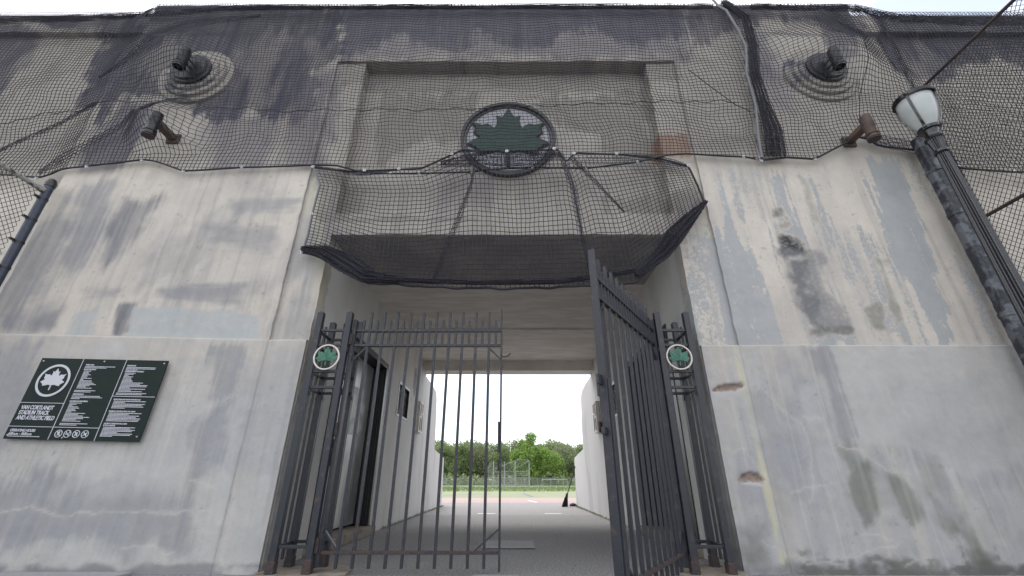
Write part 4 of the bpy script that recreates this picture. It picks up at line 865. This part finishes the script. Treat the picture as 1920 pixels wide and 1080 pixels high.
para(0, .478, .338, [.46, .28, .14, .38, .44, .3, .36, .2, .76, .5, .72, .98, .76, .52, .7], .25, 15, pitch=.0118); para(0, .47, .150, [1.0, .62], .26, 2)
text('BIENVENUE', .885, .700, .0175, sign, off=.0007); para(0, .885, .692, [1, 1, .4], .29, 3); text('LE RÈGLEMENT INTERDIT', .885, .643, .0175, sign, off=.0007)
para(0, .893, .635, [.40, .34, .16, .36, .30, .32, .38, .40, .82, .72, 1.02, 1.0, .4, .98, .46, .9], .26, 16, pitch=.0118); para(0, .885, .441, [1, .88], .29, 2)
text('PERMITTING AND TRACK AND FIELD USE', .885, .372, .0165, sign, off=.0006, squeeze=.88); para(0, .893, .364, [1.0, .36, 1.0, .92, .98, .42], .31, 6)
text('PERMISOS Y USO DE LA PISTA Y EL CAMPO', .885, .262, .0165, sign, off=.0006, squeeze=.84); para(0, .893, .254, [1.0, .62, .96, .86, 1.02, 1.0, .98], .31, 7, pitch=.0118)
text('ACCÈS ET UTILISATION DE LA PISTE', .885, .150, .0165, sign, off=.0006, squeeze=.86); text('ET DE LA PELOUSE', .885, .133, .0165, sign, off=.0006, squeeze=.86); para(0, .893, .125, [1.0, .86, 1.02, .95, .5, .98, .94, .38], .30, 8, pitch=.0112)
para(0, .035, .028, [1], .30, 1)
for k in range(4):
    cx_, cz_ = .50 + k * .083, .056; m = MB(); m.ring((cx_, cz_), .034, .0055, y0, y1, 32)
    m.bar((cx_ - .022, y0 + .001, cz_ + .022), (cx_ + .022, y0 + .001, cz_ - .022), .0015, .005, up=(0, 0, 1)) if False else m.plate([(cx_ - .024, cz_ + .020), (cx_ - .020, cz_ + .024), (cx_ + .024, cz_ - .020), (cx_ + .020, cz_ - .024)], y0 - .0006, y1)
    if k == 0: m.plate([(cx_ - .006, cz_ - .022), (cx_ + .004, cz_ - .004), (cx_ + .012, cz_ - .02), (cx_ + .008, cz_ + .01), (cx_ + .012, cz_ + .02), (cx_ - .002, cz_ + .022), (cx_ - .012, cz_ + .004)], y0, y1)
    if k == 1: m.box(cx_ - .022, cx_ + .016, y0, y1, cz_ - .006, cz_ + .001); m.box(cx_ + .012, cx_ + .018, y0, y1, cz_ + .004, cz_ + .02)
    if k == 2: m.plate([(cx_ - .014, cz_ - .022), (cx_ - .004, cz_ + .018), (cx_ + .002, cz_ + .006), (cx_ + .008, cz_ + .02), (cx_ + .014, cz_ - .02), (cx_ + .004, cz_ - .008)], y0, y1)
    if k == 3: m.plate([(cx_ - .022, cz_ - .016), (cx_ - .008, cz_ + .0), (cx_ - .018, cz_ + .014), (cx_ + .002, cz_ + .008), (cx_ + .02, cz_ + .018), (cx_ + .012, cz_ - .002), (cx_ + .020, cz_ - .018), (cx_, cz_ - .008)], y0, y1)
    m.build('prohibition_symbol', M_SIGNW, sign)

# ================================================================ LAMP POST + PIPE + FENCES
DL = 3.6; LX = at(1757, 270, DL).x; lp = thing('lamp_post', (LX, DL - DW, 0), 'glossy black fluted lamp post with frosted globe lantern', 'street lamp')
zr, zc_, zk, zq = zof(188, DL), zof(243, DL), zof(262, DL), zof(284, DL)
m = MB(); m.lathe([(.21, 0), (.21, .10), (.17, .14), (.16, .45), (.12, .55), (.10, .62), (.085, .66), (.076, .70)], 40, 12, .10); m.build('base', M_LAMP, lp, smooth=True)
m = MB(); m.lathe([(.078, .66), (.072, 2.0), (.060, 3.2), (.050, zq - .02)], 96, 16, .16); m.build('shaft', M_LAMP, lp, smooth=True)
m = MB(); m.lathe([(.058, zq - .03), (.068, zq - .02), (.068, zq + .005), (.055, zq + .015), (.054, zq + .02)], 32); m.build('collar', M_LAMP, lp, smooth=True)
m = MB(); m.lathe([(.052, zq + .018), (.056, zq + .05), (.068, zk - .03), (.078, zk)], 80, 20, .12); m.build('capital', M_LAMP, lp, smooth=True)
m = MB(); m.lathe([(.082, zk - .005), (.090, zk + .01), (.082, zk + .028), (.070, zk + .035), (.062, zk + .07), (.078, zc_ - .03), (.100, zc_ - .02), (.105, zc_ + .012), (.085, zc_ + .02)], 36); m.build('neck', M_LAMP, lp, smooth=True)
m = MB(); m.lathe([(.080, zc_ + .012), (.115, zc_ + .08), (.145, zc_ + .18), (.163, zc_ + .30), (.170, zr - .01), (.165, zr)], 48); glb = m.build('globe', M_GLASS, lp, smooth=True)
m = MB(); m.lathe([(.170, zr - .030), (.184, zr - .026), (.186, zr + .028), (.172, zr + .036), (.155, zr + .05), (.11, zr + .075), (.06, zr + .09), (.055, zr + .12), (.03, zr + .14), (.001, zr + .145)], 120, 60, .0); rg = m.build('cap', M_LAMP, lp, smooth=True)
m = MB()
for k in range(72):
    a = 2 * math.pi * k / 72; m.box(.180, .194, -.0045, .0045, zr - .022, zr + .024, Matrix.Rotation(a, 4, 'Z'))
m.build('ribbed_band', M_LAMP, lp)
for k in range(4):
    a = R(28 + 90 * k); Mz = Matrix.Rotation(a, 4, 'Z')
    pr = [(.088, zc_ + .01), (.122, zc_ + .08), (.152, zc_ + .18), (.170, zc_ + .30), (.178, zr + .02)]
    m = MB(); v = []
    for r_, z in pr:
        for dr in (0, .010):
            for dy in (-.012, .012): v.append(Mz @ Vector((r_ + dr, dy, z)))
    f = []
    for i in range(len(pr) - 1):
        b = i * 4
        for q in ((0, 1, 5, 4), (2, 6, 7, 3), (0, 4, 6, 2), (1, 3, 7, 5)): f.append(tuple(b + j for j in q))
    m.add(v, f); m.build('rib', M_LAMP, lp)
    m = MB(); m.lathe([(.022, 0), (.020, .012), (.010, .02), (.001, .022)], 14, M=Mz @ Matrix.Translation((.184, 0, zr + .0)) @ Matrix.Rotation(R(90), 4, 'Y')); m.build('rosette', M_LAMP, lp, smooth=True)
    m = MB(); m.box(.092, .118, -.016, .016, zc_ - .012, zc_ + .022, Mz); m.build('lug', M_LAMP, lp, bevel=.004)
DP = 4.05; PXX = at(1741, 300, DP).x + .02
pp = thing('drain_pipe', (PXX, DP - DW, 0), 'dark pipe with peeling paint standing at the right pylon corner', 'pipe')
m = MB(); prof = []; zt = zof(262, DP); z = 0; rr = random.Random(3)
m2 = MB(); zz = np.linspace(0, zt, 260); n = 40; v = []; f = []
for i, z in enumerate(zz):
    for k in range(n):
        a = 2 * math.pi * k / n; r_ = .088 + .006 * (float(vn(np.array(z * 22), np.array(k * .9), 5)) - .5) + .004 * (float(vn(np.array(z * 60), np.array(k * 2.), 6)) - .5); v.append((r_ * math.cos(a), r_ * math.sin(a), z))
for i in range(len(zz) - 1):
    for k in range(n): f.append((i * n + k, i * n + (k + 1) % n, (i + 1) * n + (k + 1) % n, (i + 1) * n + k))
m2.add(v, f); m2.build('pipe', M_PEEL, pp, smooth=True)
for py_ in (322, 402, 590):
    z = zof(py_, DP); m = MB(); m.lathe([(.088, z - .022), (.097, z - .02), (.098, z + .02), (.088, z + .024)], 32); m.build('collar', M_PEEL, pp, smooth=True)
m = MB(); m.lathe([(.088, zt - .02), (.09, zt), (.06, zt + .02), (.001, zt + .03)], 32); m.build('pipe_cap', M_PEEL, pp, smooth=True)

def chain(parent, x, ya, yb, z0, z1, cell, r, zfun=None):
    A = []; B = []; s = cell
    def clip(y, z, dy, dz):  # line (y+t*dy, z+t*dz) clipped to the rectangle
        t0, t1 = -1e9, 1e9
        for p, d, a, b in ((y, dy, ya, yb), (z, dz, z0, z1)):
            u, v_ = (a - p) / d, (b - p) / d; t0 = max(t0, min(u, v_)); t1 = min(t1, max(u, v_))
        return (t0, t1) if t1 > t0 + 1e-4 else None
    n = int(((yb - ya) + (z1 - z0)) / s) + 2
    for i in range(-n, n):
        for sg in (1, -1):
            c = clip(ya + i * s, z0 if sg > 0 else z1, 1, sg * 1.25)
            if c:
                m_ = max(1, int((c[1] - c[0]) / (s * .8))); ts = np.linspace(c[0], c[1], m_ + 1)
                P_ = np.stack([x + sg * .0025 + .004 * np.sin(ts * 4 + i), ya + i * s + ts, (z0 if sg > 0 else z1) + sg * 1.25 * ts], 1); A.append(P_[:-1]); B.append(P_[1:])
    V, Q = wires(np.concatenate(A), np.concatenate(B), r * 1.25, 4); return np_mesh('chain_link_mesh', V, Q, M_WIRE, parent)
XF = 5.80; fr_ = thing('chain_link_fence', (0, 0, 0), 'tall dark chain link fence running past the lamp post on the right', 'fence')
ztop_, zmid = zof(165, 4.2), zof(405, 4.27)
chain(fr_, XF, -4.6, .1, .05, ztop_, .060, .0026)
for z in (ztop_, zmid, 1.6, .08):
    m = MB(); m.tube([(XF, .12, z), (XF, -4.6, z)], .021, 10); m.build('rail', M_RUST, fr_, smooth=True)
for y in (.10, -2.3, -4.6):
    m = MB(); m.tube([(XF, y, 0), (XF, y, ztop_ + .06)], .035, 14); m.build('post', M_BLACK, fr_, smooth=True)
m = MB()
for y in np.arange(-4.4, .05, .28):
    for z in (ztop_, zmid): m.tube([(XF - .004, y, z - .028), (XF + .028, y + .008, z), (XF - .004, y + .014, z + .028)], .003, 5)
m.build('tie_wires', M_WIRE, fr_)
pl0 = at(96, 345, 4.08); XF2 = pl0.x; fl_ = thing('chain_link_fence', (0, 0, 0), 'low chain link fence with capped navy post beside the left pylon', 'fence')
zp = zof(348, 4.08)
m = MB(); m.tube([(XF2, 4.08 - DW, 0), (XF2, 4.08 - DW, zp)], .043, 20); pst = m.build('post', mat('navy_post_paint', (.035, .045, .075), .5, scale=20, var=.2, bump=.2), fl_, smooth=True)
m = MB(); m.lathe([(.050, zp - .02), (.052, zp + .03), (.046, zp + .036), (.046, zp + .045), (.040, zp + .07), (.022, zp + .088), (.001, zp + .093)], 20, M=Matrix.Translation((XF2, 4.08 - DW, 0))); m.build('post_cap', M_BLACK, pst, smooth=True)
for z in [zp - .20, zp - .48, zp - .78, zp - 1.1, zp - 1.5, zp - 1.9]:
    m = MB(); m.lathe([(.045, z - .012), (.049, z - .012), (.049, z + .012), (.045, z + .012)], 20, M=Matrix.Translation((XF2, 4.08 - DW, 0))); m.box(XF2 - .012, XF2 + .012, 4.08 - DW - .095, 4.08 - DW - .045, z - .012, z + .012); m.build('tension_band', M_BLACK, pst)
m = MB(); m.tube([(XF2, 4.08 - DW - .04, zp - .10), (XF2, -4.6, zp - .10)], .026, 12); m.build('rail', M_SILV, fl_, smooth=True)
m = MB(); m.tube([(XF2, 4.08 - DW - .01, zp - .10), (XF2, 4.08 - DW - .10, zp - .10)], .034, 12); m.build('rail_cup', M_SILV, fl_, smooth=True)
chain(fl_, XF2, -4.6, 4.08 - DW - .09, .05, zp - .10, .056, .0024)
m = MB()
for y in np.arange(-4.4, -.3, .22): m.tube([(XF2 - .01, y, zp - .14), (XF2 + .032, y + .01, zp - .10), (XF2, y + .02, zp - .06), (XF2 + .02, y + .03, zp - .03)], .003, 5)
m.build('tie_wires', M_WIRE, fl_)
m = MB(); m.tube([(XF2, -4.6, 0), (XF2, -4.6, zp)], .04, 14); m.build('post', M_BLACK, fl_, smooth=True)

# ================================================================ METER BOXES, BROOM, PLATES
for s in (-1, 1):
    t = thing('meter_box', (s * XO, 5.62, 2.0), ('left' if s < 0 else 'right') + ' white metal meter box on the tunnel wall' + (' below peeling plaster' if s < 0 else ' beyond the open gate latch'), 'electrical box', 'meter boxes in the tunnel')
    a, b = sorted((-s * .0, -s * .07)); m = MB(); m.box(a + .0005, b - .0005, -.2, .2, -.33, .33); m.build('box_body', M_RING, t, bevel=.008)
    m = MB(); c_, d_ = sorted((-s * .0705, -s * .085))
    m.box(c_, d_, -.2, .2, .29, .33); m.box(c_, d_, -.2, .2, -.33, -.29); m.box(c_, d_, -.2, -.16, -.29, .29); m.box(c_, d_, .16, .2, -.29, .29); m.box(c_, d_, -.02, .02, -.29, .29); m.box(c_, d_, -.16, -.02, -.02, .02); m.box(c_, d_, .02, .16, .06, .1); m.build('door_trim', M_RING, t, bevel=.004)
    m = MB(); c_, d_ = sorted((-s * .0702, -s * .073)); m.box(c_, d_, -.15, -.03, .04, .2); m.box(c_, d_, .03, .15, -.25, -.02); m.box(c_, d_, -.15, -.03, -.25, -.05); m.build('socket_opening', M_BLACK, t)
bx = thing('broom', (1.70, 9.75, 0), 'black push broom leaning upright against the right white wall', 'broom')
m = MB(); top = Vector((.33, .1, 1.10)); b0 = Vector((.02, 0, .30)); m.tube([b0, top], .014, 8); m.build('handle', M_BLACK, bx, smooth=True)
m = MB(); m.tube([Vector((.03, 0, .36)), Vector((.0, 0, .24))], [.03, .045], 10); m.build('ferrule', M_BLACK, bx)
m = MB(); rr = random.Random(2)
for k in range(160):
    a = rr.uniform(-1, 1); b = rr.uniform(-1, 1); m.tube([(a * .035, b * .02, .27), (-.06 + a * .085, b * .045, .002 + .02 * rr.random())], .006, 4)
m.build('bristles', M_BRISTLE, bx)
m = MB(); m.box(-.27, .36, 1.42, 2.06, .009, .016); tag(m.build('access_cover', M_PAVE, None, bevel=.003), 'pale rectangular access cover set in the tunnel asphalt', 'cover')
m = MB(); m.add([(-.34, -.42, .010), (.2, -.42, .010), (.14, -.06, .010), (-.22, -.05, .010), (-.34, -.42, .004), (.2, -.42, .004), (.14, -.06, .004), (-.22, -.05, .004)], [(0, 1, 2, 3), (4, 5, 1, 0), (5, 6, 2, 1), (6, 7, 3, 2), (7, 4, 0, 3)])
tag(m.build('paving_patch', M_PAVE, None), 'small concrete patch in the ground between the gate leaves', 'patch')
tw = MB(); tw.lathe([(.09, 0), (.12, .03), (.08, .07), (.001, .09)], 9, M=Matrix.Translation((1.93, 10.1, 0))); tag(tw.build('rubble_lump', M_BRISTLE, None), 'small dark lump at the foot of the right white wall', 'rubble')

# ================================================================ GROUND
PROF = [(-80, -.03), (-4.3, -.004), (0, 0), (12.0, 0), (21.8, -.18), (55.8, -.63), (90, -.66), (200, -.66), (2500, -.66)]
def gz(y): return float(np.interp(y, [p[0] for p in PROF], [p[1] for p in PROF]))
def strip(name, x0, x1, y0, y1, dz, m_, kind='structure'):
    ys = sorted({y0, y1, *[p[0] for p in PROF if y0 < p[0] < y1]}); m = MB()
    for a, b in zip(ys[:-1], ys[1:]): m.add([(x0, a, gz(a) + dz), (x1, a, gz(a) + dz), (x1, b, gz(b) + dz), (x0, b, gz(b) + dz)], [(0, 1, 2, 3)])
    return tag(m.build(name, m_, None), kind=kind)
strip('ground', -1500, 1500, -80, 2500, -.004, M_GRASS)
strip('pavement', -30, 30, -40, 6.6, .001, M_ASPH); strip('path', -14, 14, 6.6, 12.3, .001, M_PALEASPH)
strip('track', -120, 120, 12.3, 21.8, .002, M_TRACK); strip('turf', -120, 120, 21.8, 55.8, .002, M_TURF)
m = MB(); m.box(-14, -3.05, -1.9, -.045, .004, .030); tag(m.build('sidewalk', M_PAVE, None, bevel=.005), kind='structure')
strip('lane_line', 0, .1, 12.5, 12.6, .006, M_LINEW)
def line(name, p, q, w_, m_):
    d = Vector((q[0] - p[0], q[1] - p[1], 0)).normalized(); n = Vector((-d.y, d.x, 0)) * w_ / 2; m = MB()
    m.add([(p[0] - n.x, p[1] - n.y, gz(p[1]) + .008), (p[0] + n.x, p[1] + n.y, gz(p[1]) + .008), (q[0] + n.x, q[1] + n.y, gz(q[1]) + .008), (q[0] - n.x, q[1] - n.y, gz(q[1]) + .008)], [(0, 1, 2, 3)]); tag(m.build(name, m_, None), kind='structure')
line('track_line', (.98, 12.7), (.75, 15.6), .09, M_LINEW); line('turf_line', (1.35, 25), (1.05, 38), .16, M_LINEB); line('turf_line', (-4.6, 28), (-1.9, 38), .15, M_LINEB)
strip('worn_paint_mark', -.72, -.30, 6.95, 7.10, .004, M_LINEW); strip('worn_paint_mark', .86, 1.25, 6.95, 7.08, .004, M_LINEW)
# weeds along the tunnel walls
A = []; B = []; rw = np.random.default_rng(12)
for s in (-1, 1):
    for k in range(420):
        y = rw.uniform(3.5, 10.2); x = s * (XO - .01 - abs(rw.normal(0, .03))); h = rw.uniform(.01, .045); A.append((x, y, .002)); B.append((x + rw.normal(0, .015), y + rw.normal(0, .015), h))
for k in range(90):
    x = -4.52 + rw.normal(0, .05); A.append((x, -.05, .02)); B.append((x + rw.normal(0, .03), -.06 + rw.normal(0, .01), .03 + rw.uniform(.01, .05)))
V, Q = wires(A, B, .003); tag(np_mesh('weeds', V, Q, mat('dry_weed', (.22, .25, .12), .9, scale=9, var=.2)), 'sparse weeds growing along the foot of the walls', 'weeds', kind='stuff')

rw = np.random.default_rng(31); n = 260; C0 = np.stack([rw.uniform(-1.95, 1.95, n), rw.uniform(-.8, 11, n), np.full(n, .012)], 1); C0[:, 0] = np.where(rw.random(n) < .55, np.sign(C0[:, 0]) * (1.98 - np.abs(rw.normal(0, .10, n))), C0[:, 0])
a_ = rw.uniform(0, 6.28, n); sz = rw.uniform(.006, .022, n); U1 = np.stack([np.cos(a_) * sz, np.sin(a_) * sz, rw.uniform(0, .006, n)], 1); U2 = np.stack([-np.sin(a_) * sz * .5, np.cos(a_) * sz * .5, rw.uniform(0, .004, n)], 1)
tag(np_mesh('leaf_litter', np.stack([C0 - U1, C0 - U2, C0 + U1, C0 + U2], 1).reshape(-1, 3), np.arange(n * 4).reshape(-1, 4), mat('dry_litter', (.16, .12, .08), .9, scale=30, col2=(.34, .31, .26), thr=(.4, .6))), 'dry leaf scraps and grit on the tunnel floor', 'litter', kind='stuff')
# ================================================================ FIELD: backstop, fence, goal, bench, trees
YBK = 95 - DW; gb = gz(YBK)
bs = thing('backstop', (0, YBK, gb), 'grey steel baseball backstop cage with sloping hood', 'backstop')
def bx_(px): return at(px, 905, 95).x
xs = [bx_(911), bx_(925), bx_(966), bx_(991.5)]; zt = zof(865, 95) - gb; zh = zof(862, 95) - gb; zm = zof(884, 95) - gb
for x, y in ((xs[0], 3), (xs[1], 0), (xs[2], 0), (xs[3], -3), ((xs[1] + xs[2]) / 2, 2)):
    m = MB(); m.tube([(x, y, 0), (x, y, zt if x > xs[0] else zt - 1)], .10, 8); m.build('post', M_CAGE, bs)
m = MB()
for a, b in (((xs[0], 3, zm), (xs[1], 0, zt)), ((xs[0], 3, zm), (bx_(975), -4, zh)), ((xs[3], -3, zt), (bx_(975), -4, zh)), ((xs[0], 3, zm), (xs[3], -3, zm)), ((xs[2] - 1.5, 0, zm), (bx_(975), -4, zh)), ((bx_(925), 0, zm - .5), (bx_(940), -3, zt)), ((xs[2], 0, zm + .5), (xs[3], -3, zt)), ((xs[0], 3, zm + .2), (bx_(920), 2, zt))):
    m.tube([a, b], .05, 6)
m.build('hood_frame', M_CAGE, bs)
A = []; B = []
for x in np.arange(xs[0], xs[3], .33): 
    t = (x - xs[0]) / (xs[3] - xs[0]); A.append((x, 3 - 6 * t, 0)); B.append((x, 3 - 6 * t, zm)); A.append((x, 3 - 6 * t, zm)); B.append((x + .6, 1.5 - 5 * t, zt - .3 * abs(t - .6)))
for z in np.arange(.2, zm, .33): A.append((xs[0], 3, z)); B.append((xs[3], -3, z))
V, Q = wires(A, B, .022); np_mesh('wire_panel', V, Q, M_CAGE, bs)
fz = thing('chain_link_fence', (0, 98 - DW, gz(98 - DW)), 'long grey chain link fence across the far side of the field', 'fence')
zf = zof(896.5, 98) - gz(98 - DW); step_ = 2.75
for k in range(-14, 15):
    m = MB(); m.tube([(k * step_, 0, 0), (k * step_, 0, zf)], .05, 6); m.build('post', M_CAGE, fz)
m = MB(); m.tube([(-14 * step_, 0, zf), (14 * step_, 0, zf)], .045, 6); m.tube([(-14 * step_, 0, zf * .35), (14 * step_, 0, zf * .35)], .03, 6); m.build('rail', M_CAGE, fz)
A = [(x, 0, 0) for x in np.arange(-38.5, 38.5, .16)]; B = [(x, 0, zf) for x in np.arange(-38.5, 38.5, .16)]
for z in np.arange(.1, zf, .16): A.append((-38.5, 0, z)); B.append((38.5, 0, z))
V, Q = wires(A, B, .010); np_mesh('chain_link_mesh', V, Q, M_CAGE, fz)
x0, x1 = bx_(1014), bx_(1061); gl = thing('field_goal_frame', (0, 88, gz(88)), 'low grey goal frame in front of the far fence', 'goal')
m = MB(); m.tube([(x0, 0, 0), (x0, 0, 1.45), (x1, 0, 1.45), (x1, 0, 0)], .055, 8); m.build('goal_frame', M_CAGE, gl); m = MB(); m.tube([(x0, 0, 1.45), (x0, 1.2, 0), (x1, 1.2, 0), (x1, 0, 1.45)], .03, 6); m.build('rear_stays', M_CAGE, gl)
x0, x1 = bx_(996), bx_(1020); bn = thing('bench', (0, 89.5, gz(89.5)), 'low grey bench right of the backstop', 'bench')
m = MB(); m.box(x0, x1, -.15, .15, .42, .48); m.build('seat', M_CAGE, bn)
for x in (x0 + .2, (x0 + x1) / 2, x1 - .2): m = MB(); m.box(x - .03, x + .03, -.12, .12, 0, .42); m.build('leg', M_CAGE, bn)

def tree(loc, h, wd, mi, label, group, seed, nleaf=4200, low=.12):
    rr = np.random.default_rng(seed); t = thing('deciduous_tree', loc, label, 'tree', group, rr.uniform(0, 6))
    m = MB(); top = Vector((rr.normal(0, .3), 0, h * .62)); m.tube([(0, 0, -.2), (.05, 0, h * .2), (0.1, .1, h * .4), top], [h * .022, h * .018, h * .012, h * .004], 8)
    cl_ = []
    for k in range(15):
        a = rr.uniform(0, 6.28); zz = rr.uniform(low + .14, .86); rad = wd * .5 * math.sqrt(max(.05, 1 - ((zz - .45) / .55) ** 2)) * rr.uniform(.35, .9)
        c_ = Vector((rad * math.cos(a), rad * math.sin(a), zz * h)); cl_.append((c_, wd * rr.uniform(.14, .25)))
        s0 = Vector((0, 0, max(.15, zz - .3) * h * .8)); m.tube([s0, s0.lerp(c_, .5) + Vector((0, 0, -.03 * h)), c_], [h * .008, h * .005, h * .002], 5)
    cl_.append((Vector((0, 0, h * .86)), wd * .16)); cl_.append((Vector((0, 0, h * .5)), wd * .3))
    m.build('trunk', M_BARK, t)
    n = nleaf; idx = rr.integers(0, len(cl_), n); C = np.array([list(c_[0]) for c_ in cl_])[idx]; S = np.array([c_[1] for c_ in cl_])[idx]
    d = rr.normal(0, 1, (n, 3)); d /= np.linalg.norm(d, axis=1, keepdims=True); rad = S * rr.uniform(.2, 1.15, n) ** .6; Pn = C + d * rad[:, None] * np.array([1, 1, 1.05]); Pn[:, 2] = np.maximum(Pn[:, 2], low * h)
    u = rr.normal(0, 1, (n, 3)); u /= np.linalg.norm(u, axis=1, keepdims=True); v_ = np.cross(u, rr.normal(0, 1, (n, 3))); v_ /= np.linalg.norm(v_, axis=1, keepdims=True)
    sz = (rr.uniform(.16, .36, n) * h / 13)[:, None]; Vv = np.stack([Pn - u * sz, Pn - v_ * sz * .7, Pn + u * sz, Pn + v_ * sz * .7], 1).reshape(-1, 3)
    np_mesh('crown', Vv, np.arange(n * 4).reshape(-1, 4), M_LF[mi], t); return t
ZG = -.66; GT = 'trees beyond the field fence'
protos = [tree((-16.0, 138, ZG), 12.0, 9, 1, 'mid green spring tree in the woods beyond the field', GT, 1), tree((-9.5, 142, ZG), 12.6, 10, 2, 'pale green willowy tree in the woods beyond the field', GT, 2), tree((-3.0, 137, ZG), 11.5, 9, 1, 'mid green spring tree in the woods beyond the field', GT, 3)]
tree((5.6, 128, ZG), 14.8, 10.5, 0, 'tallest bright green tree above the backstop', None, 11, 7000, .03)
tree((11.5, 130, ZG), 9.5, 8.5, 0, 'shorter bright green tree right of the tallest one', None, 12, 4500, .03)
rt = random.Random(9); k = 0
spots = [(-23, 140), (-28, 134), (-36, 142), (-44, 138), (15.5, 139), (21, 135), (26.5, 141), (33, 137), (41, 140), (49, 136)] + [(x + rt.uniform(-1.5, 1.5), 152 + rt.uniform(-3, 3)) for x in range(-52, 58, 6)] + [(x + rt.uniform(-2, 2), 168 + rt.uniform(-3, 3)) for x in range(-60, 64, 7)]
for x, y in spots:
    o = copy_tree(protos[k % 3]); o.location = (x, y, ZG); s_ = rt.uniform(1.0, 1.12) * (1 + (y - 138) * .0054); o.scale = (s_ * 1.1, s_ * 1.1, s_ * .95); o.rotation_euler = (0, 0, rt.uniform(0, 6.28)); k += 1
n = 9000; rr = np.random.default_rng(55); Pn = np.stack([rr.uniform(-60, 60, n), rr.uniform(124, 150, n), ZG + rr.uniform(0, 1, n) ** 1.3 * 3.6], 1)
Pn[:, 2] *= (.5 + .6 * fbm(Pn[:, 0] * .25, Pn[:, 1] * .2, 4)); u = rr.normal(0, 1, (n, 3)); u /= np.linalg.norm(u, axis=1, keepdims=True); v_ = np.cross(u, rr.normal(0, 1, (n, 3))); v_ /= np.linalg.norm(v_, axis=1, keepdims=True)
sz = rr.uniform(.25, .5, n)[:, None]; Vv = np.stack([Pn - u * sz, Pn - v_ * sz, Pn + u * sz, Pn + v_ * sz], 1).reshape(-1, 3)
tag(np_mesh('undergrowth', Vv, np.arange(n * 4).reshape(-1, 4), M_LF[1]), 'dense green undergrowth below the trees', 'undergrowth', kind='stuff')
n = 5000; Pn = np.stack([rr.uniform(-25, 30, n), rr.uniform(56, 90, n)], 1); A = [(x, y, gz(y)) for x, y in Pn]; B = [(x + .1, y, gz(y) + rr.uniform(.08, .3)) for x, y in Pn]
V, Q = wires(A, B, .03); tag(np_mesh('tall_grass', V, Q, M_GRASS), 'unmown grass strip along the far fence', 'grass', kind='stuff')
